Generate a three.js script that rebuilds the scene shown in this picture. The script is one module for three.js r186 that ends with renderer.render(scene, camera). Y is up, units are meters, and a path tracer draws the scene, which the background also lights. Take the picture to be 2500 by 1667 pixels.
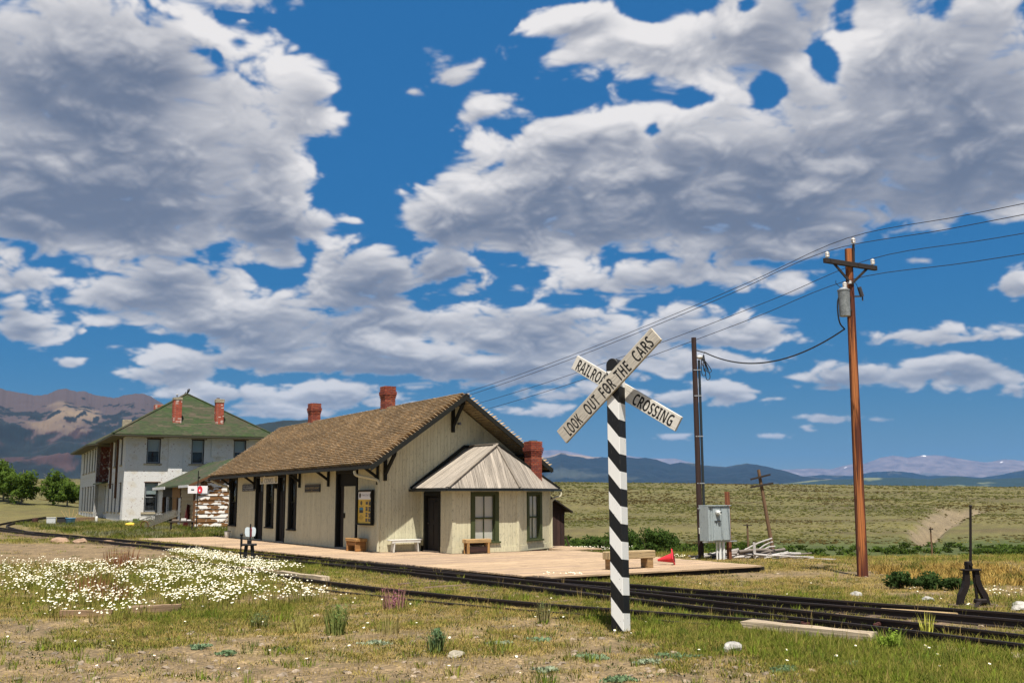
import * as THREE from 'three';
import { mergeGeometries } from 'three/addons/utils/BufferGeometryUtils.js';

// ---------- camera, sun, exposure ----------
// distances are metres; f below means metres forward of the camera (three's -z)
const EYE = 2.0, FOCAL = 2471, PITCH = 8.8513, ROLL = 0.322;
const scene = new THREE.Scene();
const camera = new THREE.PerspectiveCamera(2 * Math.atan(833.5 / FOCAL) * 180 / Math.PI, 2500 / 1667, 0.3, 90000);
camera.position.set(0, EYE, 0);
camera.rotation.order = 'YXZ';
camera.rotation.set(PITCH * Math.PI / 180, 0, -ROLL * Math.PI / 180);
const renderer = new THREE.WebGLRenderer({ antialias: true });
renderer.toneMapping = THREE.LinearToneMapping;
renderer.toneMappingExposure = 1.5;
renderer.shadowMap.enabled = true;
const SUN = new THREE.Vector3(0.035, 1, 0.445).normalize();
const sun = new THREE.DirectionalLight(new THREE.Color().setRGB(1.0, 0.94, 0.84), 5.0);
sun.name = 'sun';
sun.position.copy(SUN).multiplyScalar(300);
sun.castShadow = true;
sun.shadow.radius = 1;
sun.shadow.mapSize.set(4096, 4096);
Object.assign(sun.shadow.camera, { left: -90, right: 90, top: 90, bottom: -90, near: 1, far: 700 });
scene.add(sun, sun.target);
scene.fog = new THREE.FogExp2(new THREE.Color().setRGB(0.075, 0.34, 0.82), 1 / 56000);

// ---------- noise ----------
const rngOf = (seed) => () => { seed = (seed + 0x6d2b79f5) | 0; let t = Math.imul(seed ^ (seed >>> 15), 1 | seed); t = (t + Math.imul(t ^ (t >>> 7), 61 | t)) ^ t; return ((t ^ (t >>> 14)) >>> 0) / 4294967296; };
const PERM = new Uint8Array(512);
{ const r = rngOf(77), a = [...Array(256).keys()]; for (let i = 255; i > 0; i--) { const j = Math.floor(r() * (i + 1)); [a[i], a[j]] = [a[j], a[i]]; } for (let i = 0; i < 512; i++) PERM[i] = a[i & 255]; }
const clamp = (x, a = 0, b = 1) => x < a ? a : x > b ? b : x;
const sstep = (a, b, x) => { const t = clamp((x - a) / (b - a)); return t * t * (3 - 2 * t); };
const mix = (a, b, t) => a + (b - a) * t;
const gr3 = (h, x, y, z) => { h &= 15; const u = h < 8 ? x : y, v = h < 4 ? y : h === 12 || h === 14 ? x : z; return ((h & 1) ? -u : u) + ((h & 2) ? -v : v); };
function n3(x, y, z) {
  const X0 = Math.floor(x), Y0 = Math.floor(y), Z0 = Math.floor(z), X = X0 & 255, Y = Y0 & 255, Z = Z0 & 255; x -= X0; y -= Y0; z -= Z0;
  const u = x * x * x * (x * (x * 6 - 15) + 10), v = y * y * y * (y * (y * 6 - 15) + 10), w = z * z * z * (z * (z * 6 - 15) + 10);
  const A = PERM[X] + Y, AA = PERM[A] + Z, AB = PERM[A + 1] + Z, B = PERM[X + 1] + Y, BA = PERM[B] + Z, BB = PERM[B + 1] + Z;
  return mix(mix(mix(gr3(PERM[AA], x, y, z), gr3(PERM[BA], x - 1, y, z), u), mix(gr3(PERM[AB], x, y - 1, z), gr3(PERM[BB], x - 1, y - 1, z), u), v),
    mix(mix(gr3(PERM[AA + 1], x, y, z - 1), gr3(PERM[BA + 1], x - 1, y, z - 1), u), mix(gr3(PERM[AB + 1], x, y - 1, z - 1), gr3(PERM[BB + 1], x - 1, y - 1, z - 1), u), v), w);
}
const n2 = (x, y) => n3(x, y, 7.3);
function fbm(x, y, o = 4, z = 3.7) { let s = 0, a = 0.5; for (let i = 0; i < o; i++) { s += a * n3(x, y, z + i * 5.1); x *= 2.03; y *= 2.03; a *= 0.5; } return s; }
// periodic value noise for tiles
const hash2 = (x, y, s) => { let h = Math.imul(x, 374761393) + Math.imul(y, 668265263) + Math.imul(s, 974634777); h = Math.imul(h ^ (h >>> 13), 1274126177); return ((h ^ (h >>> 16)) >>> 0) / 4294967296; };
function pn(x, y, px, py, s) { const x0 = Math.floor(x), y0 = Math.floor(y); let u = x - x0, v = y - y0; u = u * u * (3 - 2 * u); v = v * v * (3 - 2 * v); const m = (a, n) => ((a % n) + n) % n; const xa = m(x0, px), xb = m(x0 + 1, px), ya = m(y0, py), yb = m(y0 + 1, py); return mix(mix(hash2(xa, ya, s), hash2(xb, ya, s), u), mix(hash2(xa, yb, s), hash2(xb, yb, s), u), v); }
function pfbm(u, v, fx, fy, o, s) { let t = 0, a = 0.5, n = 0; for (let i = 0; i < o; i++) { t += a * pn(u * fx, v * fy, fx, fy, s + i); n += a; fx *= 2; fy *= 2; a *= 0.5; } return t / n; }

// ---------- sky: air and clouds, computed for every direction ----------
const CLOUDS=[[-25.0,22.8,6.91,4.84,1],[-20.3,19.5,8.09,6.01,1],[-14.0,21.0,3.40,3.43,0.9],[-13.4,16.7,2.78,4.00,1],[-21.2,14.9,8.93,3.63,1],[-26.5,16.6,5.11,4.98,1],[-12.3,22.8,1.71,1.59,0.8],[-11.0,15.0,1.42,0.96,0.8],[-13.3,14.5,2.56,1.66,0.9],[-26.1,11.3,1.79,1.06,0.8],[-25.8,9.0,1.90,1.00,0.8],[-21.0,10.8,4.08,1.38,0.9],[-16.5,10.2,4.53,1.65,1],[-18.1,11.9,3.78,1.05,0.8],[-8.4,12.3,3.37,1.82,1.1],[-3.7,13.1,2.08,1.47,1],[-11.7,9.4,5.89,1.45,0.9],[-5.6,10.0,5.11,1.23,0.9],[-0.6,9.7,4.43,1.23,0.9],[-13.6,7.6,6.04,0.81,0.8],[-7.6,7.7,6.03,0.98,0.8],[-2.4,7.2,4.91,0.93,0.8],[-19.0,6.7,2.42,0.61,0.8],[-23.8,7.2,0.93,0.32,0.8],[-16.7,5.7,3.39,0.56,0.6],[-10.2,5.8,4.76,0.63,0.7],[-13.5,4.8,3.49,0.62,0.7],[-3.4,23.9,1.90,1.38,0.62],[-5.5,22.6,1.42,0.51,0.62],[-0.9,22.4,1.80,0.93,0.62],[-9.2,15.3,0.72,0.29,0.6],[8.0,24.8,6.71,2.26,0.9],[4.4,26.1,3.04,1.23,0.8],[14.8,25.3,4.20,2.41,0.9],[3.0,18.4,5.79,3.58,1],[8.3,17.3,7.13,4.05,1],[11.3,19.5,6.50,4.19,1],[19.5,20.1,7.72,5.12,1],[15.5,15.2,9.49,3.51,1],[25.0,21.7,5.15,5.50,1],[25.9,16.4,4.96,2.83,1],[1.9,14.8,5.37,1.95,0.9],[8.1,12.2,8.38,1.34,0.8],[-2.4,16.3,2.92,1.45,0.9],[-2.9,15.3,2.68,1.70,0.8],[6.6,9.3,6.30,1.27,0.9],[13.6,9.4,2.56,1.15,0.9],[3.6,7.6,5.87,1.35,0.8],[10.9,7.4,3.80,0.87,0.8],[22.6,8.3,4.00,0.50,0.8],[21.4,6.3,4.06,0.82,0.8],[18.1,6.3,2.23,0.56,0.7],[24.7,6.4,1.22,0.58,0.7],[9.9,5.7,3.58,0.48,0.7],[12.7,5.3,1.87,0.38,0.6],[17.3,4.1,1.34,0.26,0.7],[19.5,4.1,0.76,0.18,0.5],[16.1,3.6,0.79,0.16,0.5],[14.5,3.2,0.92,0.19,0.6],[26.9,10.7,1.08,0.99,0.9],[26.7,5.3,0.59,0.31,0.6],[9.3,3.4,1.43,0.19,0.4],[3.0,5.9,2.94,0.49,0.6],[1.3,5.0,2.21,0.39,0.5],[22.4,12.3,1.26,0.32,0.5],[16.0,11.3,1.02,0.52,0.5]];
const HOLES=[[-17.3,23.8,0.30,0.31,1],[-16.6,25.9,1.19,0.86,1],[-15.6,24.5,0.66,0.55,0.6],[18.1,23.4,1.08,1.32,1],[14.2,22.5,1.01,0.90,1],[8.6,26.5,1.38,1.00,1],[12.6,26.6,0.90,0.44,1],[19.6,25.2,0.95,1.28,1],[10.9,22.2,0.93,0.50,0.6],[8.4,20.6,0.80,0.75,0.7],[12.6,25.5,0.45,0.44,0.3]];
const RIDGE_LEFT=[[-35.53,850],[-31.45,845],[-26.97,797],[-26.15,774],[-25.56,759],[-25.06,757],[-24.68,779],[-24.12,810],[-23.85,810],[-23.41,796],[-23.00,796],[-22.48,773],[-21.97,767],[-21.58,754],[-21.10,774],[-20.58,795],[-20.26,794],[-19.86,779],[-19.32,741],[-19.05,718],[-17.98,650],[-16.48,577],[-14.73,455],[-12.51,286]];
const RIDGE_HILL=[[-17.27,212],[-15.60,279],[-14.47,322],[-13.60,334],[-12.93,343],[-11.48,348],[-9.66,322],[-6.93,260],[-3.95,170],[-1.19,107]];
const RIDGE_BLUE=[[-4.63,265],[-1.65,411],[1.51,592],[2.04,621],[2.73,676],[3.16,649],[3.88,632],[4.42,607],[5.31,602],[6.30,603],[7.07,579],[7.45,590],[8.07,559],[8.79,491],[9.31,515],[10.13,496],[10.63,468],[11.40,452],[11.81,444],[12.43,470],[12.96,490],[13.72,458],[14.55,403],[15.19,357],[15.81,301],[16.91,264],[18.36,237],[20.80,196],[24.70,163],[30.12,157]];
const RIDGE_MID=[[14.56,311],[15.86,424],[16.92,461],[18.49,432],[19.36,502],[20.46,520],[21.46,479],[22.10,414],[23.39,412],[24.63,366],[25.67,423],[26.62,504],[28.44,583],[31.03,525]];
const RIDGE_NEAR=[[14.12,132],[16.48,178],[17.95,183],[19.20,197],[20.82,195],[22.20,174],[23.39,203],[24.34,177],[25.47,170],[26.59,178],[28.40,177],[30.99,170]];
const RIDGE_FAR=[[-2.34,1337],[-0.04,1535],[1.51,1611],[2.41,1621],[2.96,1591],[3.99,1450],[5.02,1309],[5.71,1359],[6.30,1410],[7.41,1322],[7.98,1305],[9.10,1297],[10.02,1143],[11.10,976],[12.41,861],[13.50,827],[14.81,888],[16.27,914],[17.35,890],[18.47,1050],[19.08,1044],[19.89,1225],[20.50,1282],[21.22,1210],[21.93,1277],[22.99,1251],[23.84,1128],[24.96,1015],[25.71,1100],[26.65,1051],[29.33,949],[32.68,732]];
function makeSky() {
  const W = 4096, Hh = 1344, H = 2 * Hh, r = rngOf(5), D = Math.PI / 180;
  const clouds = CLOUDS.map((c) => { const low = sstep(13, 8, c[1]), k = 1.04 + 0.2 * low; return [c[0], c[1], c[2] * k, c[3] * (k + 0.12 * low), c[4] + 0.14 * low]; });
  for (let i = 0; i < 460; i++) {           // the same kind of cloud all round, out to the sides, behind and overhead
    const el = 3 + 84 * Math.pow(r(), 1.35), az = -180 + 360 * r(), s = (0.5 + r()) * (0.7 + el * 0.14);
    if (Math.abs(az) < 31 && el < 29) continue;
    clouds.push([az, el, Math.min(13, s * (1.5 + r() * 1.2)), Math.min(7, s * (0.5 + r() * 0.5)), 0.8 + r() * 0.25]);
  }
  const cov = new Float32Array(W * Hh), hx = new Float32Array(W * Hh), hy = new Float32Array(W * Hh), vp = new Float32Array(W * Hh);
  for (let j = 0; j < Hh; j++) {
    const el = (j + 0.5) / Hh * Math.PI / 2, ce = Math.cos(el), se = Math.sin(el);
    for (let i = 0; i < W; i++) {
      const az = ((i + 0.5) / W - 0.25) * 2 * Math.PI, x = Math.sin(az) * ce, z = -Math.cos(az) * ce, k = j * W + i, f = 1 / (0.5 + se * 2.2);
      const q = 9 * f, q2 = 27 * f;
      hx[k] = (n3(x * q, se * q * 1.5, z * q) + 0.5 * n3(x * q2, se * q2 * 1.4, z * q2 + 9)) * 2.6 / f * 0.55;
      hy[k] = (n3(x * q + 31, se * q * 1.5, z * q) + 0.5 * n3(x * q2 + 31, se * q2 * 1.4, z * q2 + 9)) * 1.7 / f * 0.55;
    }
  }
  const stamp = (c, hole) => {
    const [az, el, rx, ry, s] = c, reach = 2.2, j0 = Math.max(0, Math.floor((el - ry * 1.2 - reach) / 90 * Hh)), j1 = Math.min(Hh - 1, Math.ceil((el + ry * 1.2 + reach) / 90 * Hh));
    for (let j = j0; j <= j1; j++) {
      const e = (j + 0.5) / Hh * 90, ce = Math.max(0.06, Math.cos(e * D)), half = Math.min(179, (rx * 1.2 + reach) / ce), i0 = Math.floor((az - half + 90) / 360 * W), i1 = Math.ceil((az + half + 90) / 360 * W);
      for (let ii = i0; ii <= i1; ii++) {
        const i = ((ii % W) + W) % W, k = j * W + i; let dx = ((ii + 0.5) / W * 360 - 90 - az) * ce, dy = e - el;
        const sm = hole ? 0.8 : Math.min(1, 0.35 + ry * 0.35); dx += hx[k] * sm; dy += hy[k] * sm;
        if (!hole && dy < 0) dy *= 1.25;
        const d = dx * dx / (rx * rx) + dy * dy / (ry * ry); if (d > 1.44) continue;
        const v = s * Math.max(0, 1.2 - Math.sqrt(d)) / 1.2 * 1.5;
        if (hole) cov[k] = cov[k] - 0.95 * Math.min(1, v) * Math.min(1, cov[k]); else { vp[k] = mix(vp[k], clamp(dy / ry, -1, 1), Math.min(1, v * 1.3)); cov[k] = cov[k] + Math.min(1, v) * (1.25 - cov[k]) * 0.85; }
      }
    }
  };
  clouds.sort((a, b) => a[1] - b[1]); clouds.forEach((c) => stamp(c, false)); HOLES.forEach((c) => stamp(c, true));
  const th = hx, puff = new Float32Array(W * Hh);            // thickness, reusing the buffer
  for (let j = 0; j < Hh; j++) {
    const el = (j + 0.5) / Hh * Math.PI / 2, ce = Math.cos(el), se = Math.sin(el), f = 1 / (0.40 + se * 1.3);
    for (let i = 0; i < W; i++) {
      const k = j * W + i; if (cov[k] < 0.02) { th[k] = 0; hy[k] = 0; continue; }
      const az = ((i + 0.5) / W - 0.25) * 2 * Math.PI; let x = Math.sin(az) * ce * 8 * f, y = se * 9.5 * f, z = -Math.cos(az) * ce * 8 * f, a = 0.5, b = 0, w = 0;
      hy[k] = n3(x * 0.55 + 4, y * 0.75, z * 0.55) + 0.6 * n3(x * 1.3 + 9, y * 1.7, z * 1.3);      // slow swells of brighter and greyer cloud
      const wx = n3(x * 1.9, y * 1.9, z * 1.9 + 50) * 0.30, wy = n3(x * 1.9 + 17, y * 1.9, z * 1.9) * 0.30; x += wx; y += wy;
      for (let o = 0; o < 7; o++) { const n = n3(x, y, z + o * 13.7); b += a * (o < 5 ? Math.abs(n) * 1.55 : n * 0.7 + 0.36); w += a; x *= 2.03; y *= 2.03; z *= 2.03; a *= 0.57; }
      b /= w; puff[k] = b;
      th[k] = Math.max(0, Math.min(1.25, cov[k]) * 0.95 + (b - 0.36) * 1.9 - 0.31);
    }
  }
  const data = new Float32Array(W * H * 4), acc = new Float32Array(W);
  for (let j = Hh - 1; j >= 0; j--) {
    const el = (j + 0.5) / Hh * 90, t = el / 90, up = Math.max(1, Math.min(26, Math.round(el * 0.9))), hz = Math.exp(-el / 7), hz2 = Math.exp(-el / 26);
    const hq = Math.exp(-el / 4), sr = mix(0.018, 0.034, hz2) + 0.36 * Math.pow(hq, 1.4), sg = mix(0.112, 0.168, hz2) + 0.20 * hq, sb = mix(0.31, 0.40, hz2) - 0.15 * hq;
    const fall = Math.exp(-1 / (3 + el * 1.1));
    for (let i = 0; i < W; i++) {
      const k = j * W + i, h = th[k];
      acc[i] = acc[i] * fall + h * (1 - fall) * 1.6;               // cloud above this direction keeps the high sun off
      const row = (n) => Math.min(Hh - 1, Math.max(0, j + n)) * W, s1 = Math.max(1, Math.round(2 + el * 0.10)), s2 = Math.max(2, Math.round(5 + el * 0.35));
      const relief = (h - th[row(s1) + i]) * 0.13 + (h - th[row(s2) + ((i + s1) % W)]) * 0.24, deep = sstep(0.55, 1.25, cov[k]) * sstep(0.1, 0.8, h);
      let lit = 0.70 + 0.27 * vp[k] + 0.55 * (puff[k] - 0.36) + clamp(relief, -0.22, 0.22) + 0.34 * hy[k] - deep * (0.22 + 0.16 * clamp(acc[i] - 0.3));
      lit = clamp(lit); lit = lit * lit * (1.9 - 0.9 * lit);
      lit = mix(0.86, lit, sstep(0.02, 0.34, h));                  // thin rims let the light through
      const alpha = sstep(0.0, 0.40, h) * (0.86 + 0.14 * sstep(1, 4, el)), far = Math.exp(-el / 6) * 0.75;
      let cr = mix(0.135, 0.76, lit), cg = mix(0.165, 0.735, lit), cb = mix(0.235, 0.725, lit);
      cr = mix(cr, 0.34, far); cg = mix(cg, 0.355, far); cb = mix(cb, 0.37, far);
      const o = ((j + Hh) * W + i) * 4;
      data[o] = 0.77 * mix(sr, cr, alpha); data[o + 1] = 0.77 * mix(sg, cg, alpha); data[o + 2] = 0.77 * mix(sb, cb, alpha); data[o + 3] = 1;
    }
  }
  for (let j = 0; j < Hh; j++) for (let i = 0; i < W; i++) { const o = (j * W + i) * 4; data[o] = 0.16; data[o + 1] = 0.16; data[o + 2] = 0.13; data[o + 3] = 1; }
  const t = new THREE.DataTexture(data, W, H, THREE.RGBAFormat, THREE.FloatType);
  t.mapping = THREE.EquirectangularReflectionMapping; t.magFilter = THREE.LinearFilter; t.wrapS = THREE.RepeatWrapping; t.needsUpdate = true;
  return t;
}
const skyTexture = makeSky();
scene.background = skyTexture;
scene.environment = skyTexture;
// ---------- names, things, parts ----------
const taken = new Map();
const numbered = (n) => { const c = taken.get(n) ?? 0; taken.set(n, c + 1); return c ? n + '_' + String(c).padStart(3, '0') : n; };
const V = (x, y, f) => new THREE.Vector3(x, y, -f);
const tag = (o, label, category, group) => { Object.assign(o.userData, { label, category }); if (group) o.userData.group = group; return o; };
function thing(name, label, category, pos = [0, 0, 0], turn = 0, group) { const o = new THREE.Group(); o.name = numbered(name); o.position.set(pos[0], pos[1], -pos[2]); o.rotation.y = turn; scene.add(o); return tag(o, label, category, group); }
const shade = (m) => { m.castShadow = m.receiveShadow = true; return m; };
function part(parent, name, geo, mat, label) { const m = shade(new THREE.Mesh(geo, mat)); m.name = name; parent.add(m); if (label) m.userData.label = label; return m; }
function solo(name, geo, mat, label, category, group) { const m = shade(new THREE.Mesh(geo, mat)); m.name = numbered(name); scene.add(m); return tag(m, label, category, group); }
function struct(name, geo, mat, parent = scene) { const m = shade(new THREE.Mesh(geo, mat)); m.name = numbered(name); m.userData.kind = 'structure'; parent.add(m); return m; }
function copies(name, geo, mat, mats, cols, parent = scene, label) { const m = shade(new THREE.InstancedMesh(geo, mat, mats.length)); m.name = parent === scene ? numbered(name) : name; mats.forEach((x, i) => m.setMatrixAt(i, x)); if (cols) cols.forEach((c, i) => m.setColorAt(i, c)); m.userData.kind = 'stuff'; if (label) m.userData.label = label; parent.add(m); return m; }
const group = (parent, name, label) => { const g = new THREE.Group(); g.name = name; parent.add(g); if (label) g.userData.label = label; return g; };
const clone = (o, pos, turn, label) => { const c = o.clone(); c.userData = { ...o.userData }; c.name = numbered(o.name.replace(/_\d{3}$/, '')); c.position.set(pos[0], pos[1], -pos[2]); if (turn !== undefined) c.rotation.y = turn; if (label) c.userData.label = label; scene.add(c); return c; };

// ---------- geometry ----------
// uv in metres, u along the piece's longest side
function muv(g, along, ou = 0, ov = 0) {
  g.computeBoundingBox(); const s = g.boundingBox.getSize(new THREE.Vector3()).toArray(), L = along ?? s.indexOf(Math.max(...s)), p = g.attributes.position, n = g.attributes.normal, uv = new Float32Array(p.count * 2);
  for (let i = 0; i < p.count; i++) {
    const q = [p.getX(i), p.getY(i), p.getZ(i)], m = [Math.abs(n.getX(i)), Math.abs(n.getY(i)), Math.abs(n.getZ(i))], N = m.indexOf(Math.max(...m)), rest = [0, 1, 2].filter((k) => k !== N);
    const a = rest.includes(L) ? L : rest[0], b = rest.find((k) => k !== a); uv[2 * i] = q[a] + ou; uv[2 * i + 1] = q[b] + ov + N * 0.137;
  }
  g.setAttribute('uv', new THREE.BufferAttribute(uv, 2)); return g;
}
const ni = (g) => g.index ? g.toNonIndexed() : g;
const place = (g, x = 0, y = 0, z = 0, rx = 0, ry = 0, rz = 0) => { if (rx) g.rotateX(rx); if (rz) g.rotateZ(rz); if (ry) g.rotateY(ry); return g.translate(x, y, z); };
let uvSeed = rngOf(91);
const bx = (w, h, d, x = 0, y = 0, z = 0, rx = 0, ry = 0, rz = 0) => place(muv(ni(new THREE.BoxGeometry(w, h, d)), undefined, uvSeed() * 3, uvSeed() * 3), x, y, z, rx, ry, rz);
function hullBox(w, h, d, c) {      // box with chamfered edges, 44 triangles
  const P = [], tri = [], X = w / 2, Y = h / 2, Z = d / 2, id = (sx, sy, sz, k) => ((sx > 0) * 4 + (sy > 0) * 2 + (sz > 0)) * 3 + k;
  for (const sx of [-1, 1]) for (const sy of [-1, 1]) for (const sz of [-1, 1]) P.push([sx * X, sy * (Y - c), sz * (Z - c)], [sx * (X - c), sy * Y, sz * (Z - c)], [sx * (X - c), sy * (Y - c), sz * Z]);
  const S = [[-1, -1], [1, -1], [1, 1], [-1, 1]], out = (a, b, d2) => { const A = P[a], B = P[b], C = P[d2], n = new THREE.Vector3().subVectors(new THREE.Vector3(...B), new THREE.Vector3(...A)).cross(new THREE.Vector3().subVectors(new THREE.Vector3(...C), new THREE.Vector3(...A))); const m = [(A[0] + B[0] + C[0]), (A[1] + B[1] + C[1]), (A[2] + B[2] + C[2])]; return n.x * m[0] + n.y * m[1] + n.z * m[2] < 0 ? [a, d2, b] : [a, b, d2]; };
  const quad = (a, b, c2, d2) => { tri.push(out(a, b, c2), out(a, c2, d2)); };
  for (const s of [-1, 1]) { quad(...S.map(([p, q]) => id(s, p, q, 0))); quad(...S.map(([p, q]) => id(p, s, q, 1))); quad(...S.map(([p, q]) => id(p, q, s, 2))); }
  for (const a of [-1, 1]) for (const b of [-1, 1]) { quad(id(a, b, -1, 0), id(a, b, 1, 0), id(a, b, 1, 1), id(a, b, -1, 1)); quad(id(a, -1, b, 0), id(a, 1, b, 0), id(a, 1, b, 2), id(a, -1, b, 2)); quad(id(-1, a, b, 1), id(1, a, b, 1), id(1, a, b, 2), id(-1, a, b, 2)); }
  for (const a of [-1, 1]) for (const b of [-1, 1]) for (const c2 of [-1, 1]) tri.push(out(id(a, b, c2, 0), id(a, b, c2, 1), id(a, b, c2, 2)));
  const pos = new Float32Array(tri.length * 9); tri.forEach((t, i) => t.forEach((v, k) => pos.set(P[v], i * 9 + k * 3)));
  const g = new THREE.BufferGeometry(); g.setAttribute('position', new THREE.BufferAttribute(pos, 3)); g.computeVertexNormals(); return g;
}
const cb = (w, h, d, c, x = 0, y = 0, z = 0, rx = 0, ry = 0, rz = 0) => place(muv(hullBox(w, h, d, c), undefined, uvSeed() * 3, uvSeed() * 3), x, y, z, rx, ry, rz);
const cy = (r0, r1, h, seg = 12, x = 0, y = 0, z = 0, rx = 0, ry = 0, rz = 0) => place(ni(new THREE.CylinderGeometry(r1, r0, h, seg)), x, y, z, rx, ry, rz);
const sph = (r, x, y, z, sx = 1, sy = 1, sz = 1, d = 10) => ni(new THREE.SphereGeometry(r, d, Math.max(6, d - 3))).scale(sx, sy, sz).translate(x, y, z);
const tube = (pts, r, seg = 24, rad = 6) => ni(new THREE.TubeGeometry(new THREE.CatmullRomCurve3(pts.map((p) => p.isVector3 ? p : new THREE.Vector3(...p))), seg, r, rad));
const merge = (l) => mergeGeometries(l.map((g) => { for (const k of Object.keys(g.attributes)) if (!['position', 'normal', 'uv'].includes(k)) g.deleteAttribute(k); return ni(g); }));
function beam(p, q, w, h, c = 0) {  // squared timber between two points, w wide and h high
  const a = new THREE.Vector3(...p), b = new THREE.Vector3(...q), d = b.clone().sub(a), g = c ? cb(d.length(), h, w, c) : bx(d.length(), h, w), x = d.clone().normalize(), up = Math.abs(x.y) > 0.98 ? new THREE.Vector3(0, 0, 1) : new THREE.Vector3(0, 1, 0), z = x.clone().cross(up).normalize(), y = z.clone().cross(x);
  return g.applyMatrix4(new THREE.Matrix4().makeBasis(x, y, z).setPosition(a.add(b).multiplyScalar(0.5)));
}
function rod(p, q, r0, r1 = r0, seg = 8) { const a = new THREE.Vector3(...p), b = new THREE.Vector3(...q), d = b.clone().sub(a), g = ni(new THREE.CylinderGeometry(r1, r0, d.length(), seg)); return g.applyMatrix4(new THREE.Matrix4().makeRotationFromQuaternion(new THREE.Quaternion().setFromUnitVectors(new THREE.Vector3(0, 1, 0), d.clone().normalize())).setPosition(a.add(b).multiplyScalar(0.5))); }
function polys(faces, uvf) {        // flat faces given as corner lists
  const pos = [], uv = [];
  for (const f of faces) for (let i = 1; i + 1 < f.length; i++) for (const v of [f[0], f[i], f[i + 1]]) { pos.push(...v); uv.push(...(uvf ? uvf(v) : [v[0], v[1] + v[2]])); }
  const g = new THREE.BufferGeometry(); g.setAttribute('position', new THREE.BufferAttribute(new Float32Array(pos), 3)); g.setAttribute('uv', new THREE.BufferAttribute(new Float32Array(uv), 2)); g.computeVertexNormals(); return g;
}
function slab(poly, thick, uvf) {   // a polygon in space given thickness downward along -y
  const lo = poly.map(([x, y, z]) => [x, y - thick, z]), n = poly.length, f = [poly, [...lo].reverse()];
  for (let i = 0; i < n; i++) { const j = (i + 1) % n; f.push([poly[j], poly[i], lo[i], lo[j]]); }
  return polys(f, uvf);
}
function prism(outline, depth) { const s = new THREE.Shape(outline.map(([x, y]) => new THREE.Vector2(x, y))); return muv(ni(new THREE.ExtrudeGeometry(s, { depth, bevelEnabled: false })).translate(0, 0, -depth / 2)); }
function lumpy(r, seed, sx = 1, sy = 1, sz = 1, d = 2) { const g = new THREE.IcosahedronGeometry(r, d), p = g.attributes.position; for (let i = 0; i < p.count; i++) { const x = p.getX(i), y = p.getY(i), z = p.getZ(i), k = 1 + 0.42 * n3(x / r * 0.9 + seed, y / r * 0.9, z / r * 0.9) + 0.16 * n3(x / r * 2.6, y / r * 2.6 + seed, z / r * 2.6); p.setXYZ(i, x * k * sx, y * k * sy, z * k * sz); } g.computeVertexNormals(); return g; }

// ---------- textures (what surfaces are made of) and materials ----------
function tex(w, h, tw, th, fn, srgb = true) {
  const d = new Uint8Array(w * h * 4); for (let j = 0; j < h; j++) for (let i = 0; i < w; i++) { const c = fn((i + 0.5) / w, (j + 0.5) / h), o = (j * w + i) * 4; for (let k = 0; k < 3; k++) d[o + k] = clamp(c.length ? c[k] : c) * 255; d[o + 3] = 255; }
  const t = new THREE.DataTexture(d, w, h); t.magFilter = THREE.LinearFilter; t.wrapS = t.wrapT = THREE.RepeatWrapping; if (srgb) t.colorSpace = THREE.SRGBColorSpace; t.repeat.set(1 / tw, 1 / th); t.needsUpdate = true; return t;
}
const retile = (t, tw, th) => { const c = t.clone(); c.repeat.set(1 / tw, 1 / th); return c; };
const crack = (u, v, fx, fy, s, w) => { const n = Math.abs(pfbm(u, v, fx, fy, 2, s) - 0.5); return sstep(0, w, n); };
const woodAt = (u, v) => { const g = pfbm(u, v, 4, 48, 3, 3), c = crack(u, v, 2, 26, 11, 0.03), c2 = crack(u, v, 3, 60, 17, 0.02), b = pfbm(u, v, 3, 4, 2, 23); return clamp((0.62 + 0.38 * g + 0.18 * (b - 0.5)) * (0.55 + 0.45 * c) * (0.78 + 0.22 * c2) * 1.12); };
const WOOD = tex(512, 512, 2, 0.5, (u, v) => woodAt(u, v)), WOODB = tex(512, 512, 2, 0.5, (u, v) => woodAt(u, v), false);
const SMOOTH = tex(256, 256, 2, 0.7, (u, v) => { const g = pfbm(u, v, 3, 40, 3, 31), d = pfbm(u, v, 5, 5, 3, 37), k = sstep(0.70, 0.78, pfbm(u, v, 24, 40, 2, 39)); return clamp(0.93 + 0.06 * (g - 0.5) + 0.07 * (d - 0.5) - 0.16 * k); });
const SPECK = tex(512, 512, 1.6, 1.6, (u, v) => { const a = pfbm(u, v, 6, 6, 4, 41), b = pfbm(u, v, 60, 60, 2, 43); return clamp(0.72 + 0.34 * (a - 0.3) + 0.28 * (b - 0.5)); });
const SPECKB = tex(256, 256, 1.0, 1.0, (u, v) => 0.5 * pfbm(u, v, 8, 8, 3, 45) + 0.5 * pfbm(u, v, 50, 50, 2, 47), false);
const lin = (r, g, b) => new THREE.Color().setRGB(r, g, b);
const std = (c, o = {}) => new THREE.MeshStandardMaterial({ color: lin(...c), roughness: 0.85, metalness: 0, ...o });
const woodMat = (c, o = {}) => std(c, { map: WOOD, bumpMap: WOODB, bumpScale: 0.006, roughness: 0.9, ...o });
const paintMat = (c, o = {}) => std(c, { map: SMOOTH, roughness: 0.75, ...o });
const rough = (c, o = {}) => std(c, { map: SPECK, bumpMap: SPECKB, bumpScale: 0.004, ...o });
function canvasTex(w, h, draw) { const c = document.createElement('canvas'); c.width = w; c.height = h; const x = c.getContext('2d'); draw(x, w, h); const t = new THREE.CanvasTexture(c); t.colorSpace = THREE.SRGBColorSpace; return t; }
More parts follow.
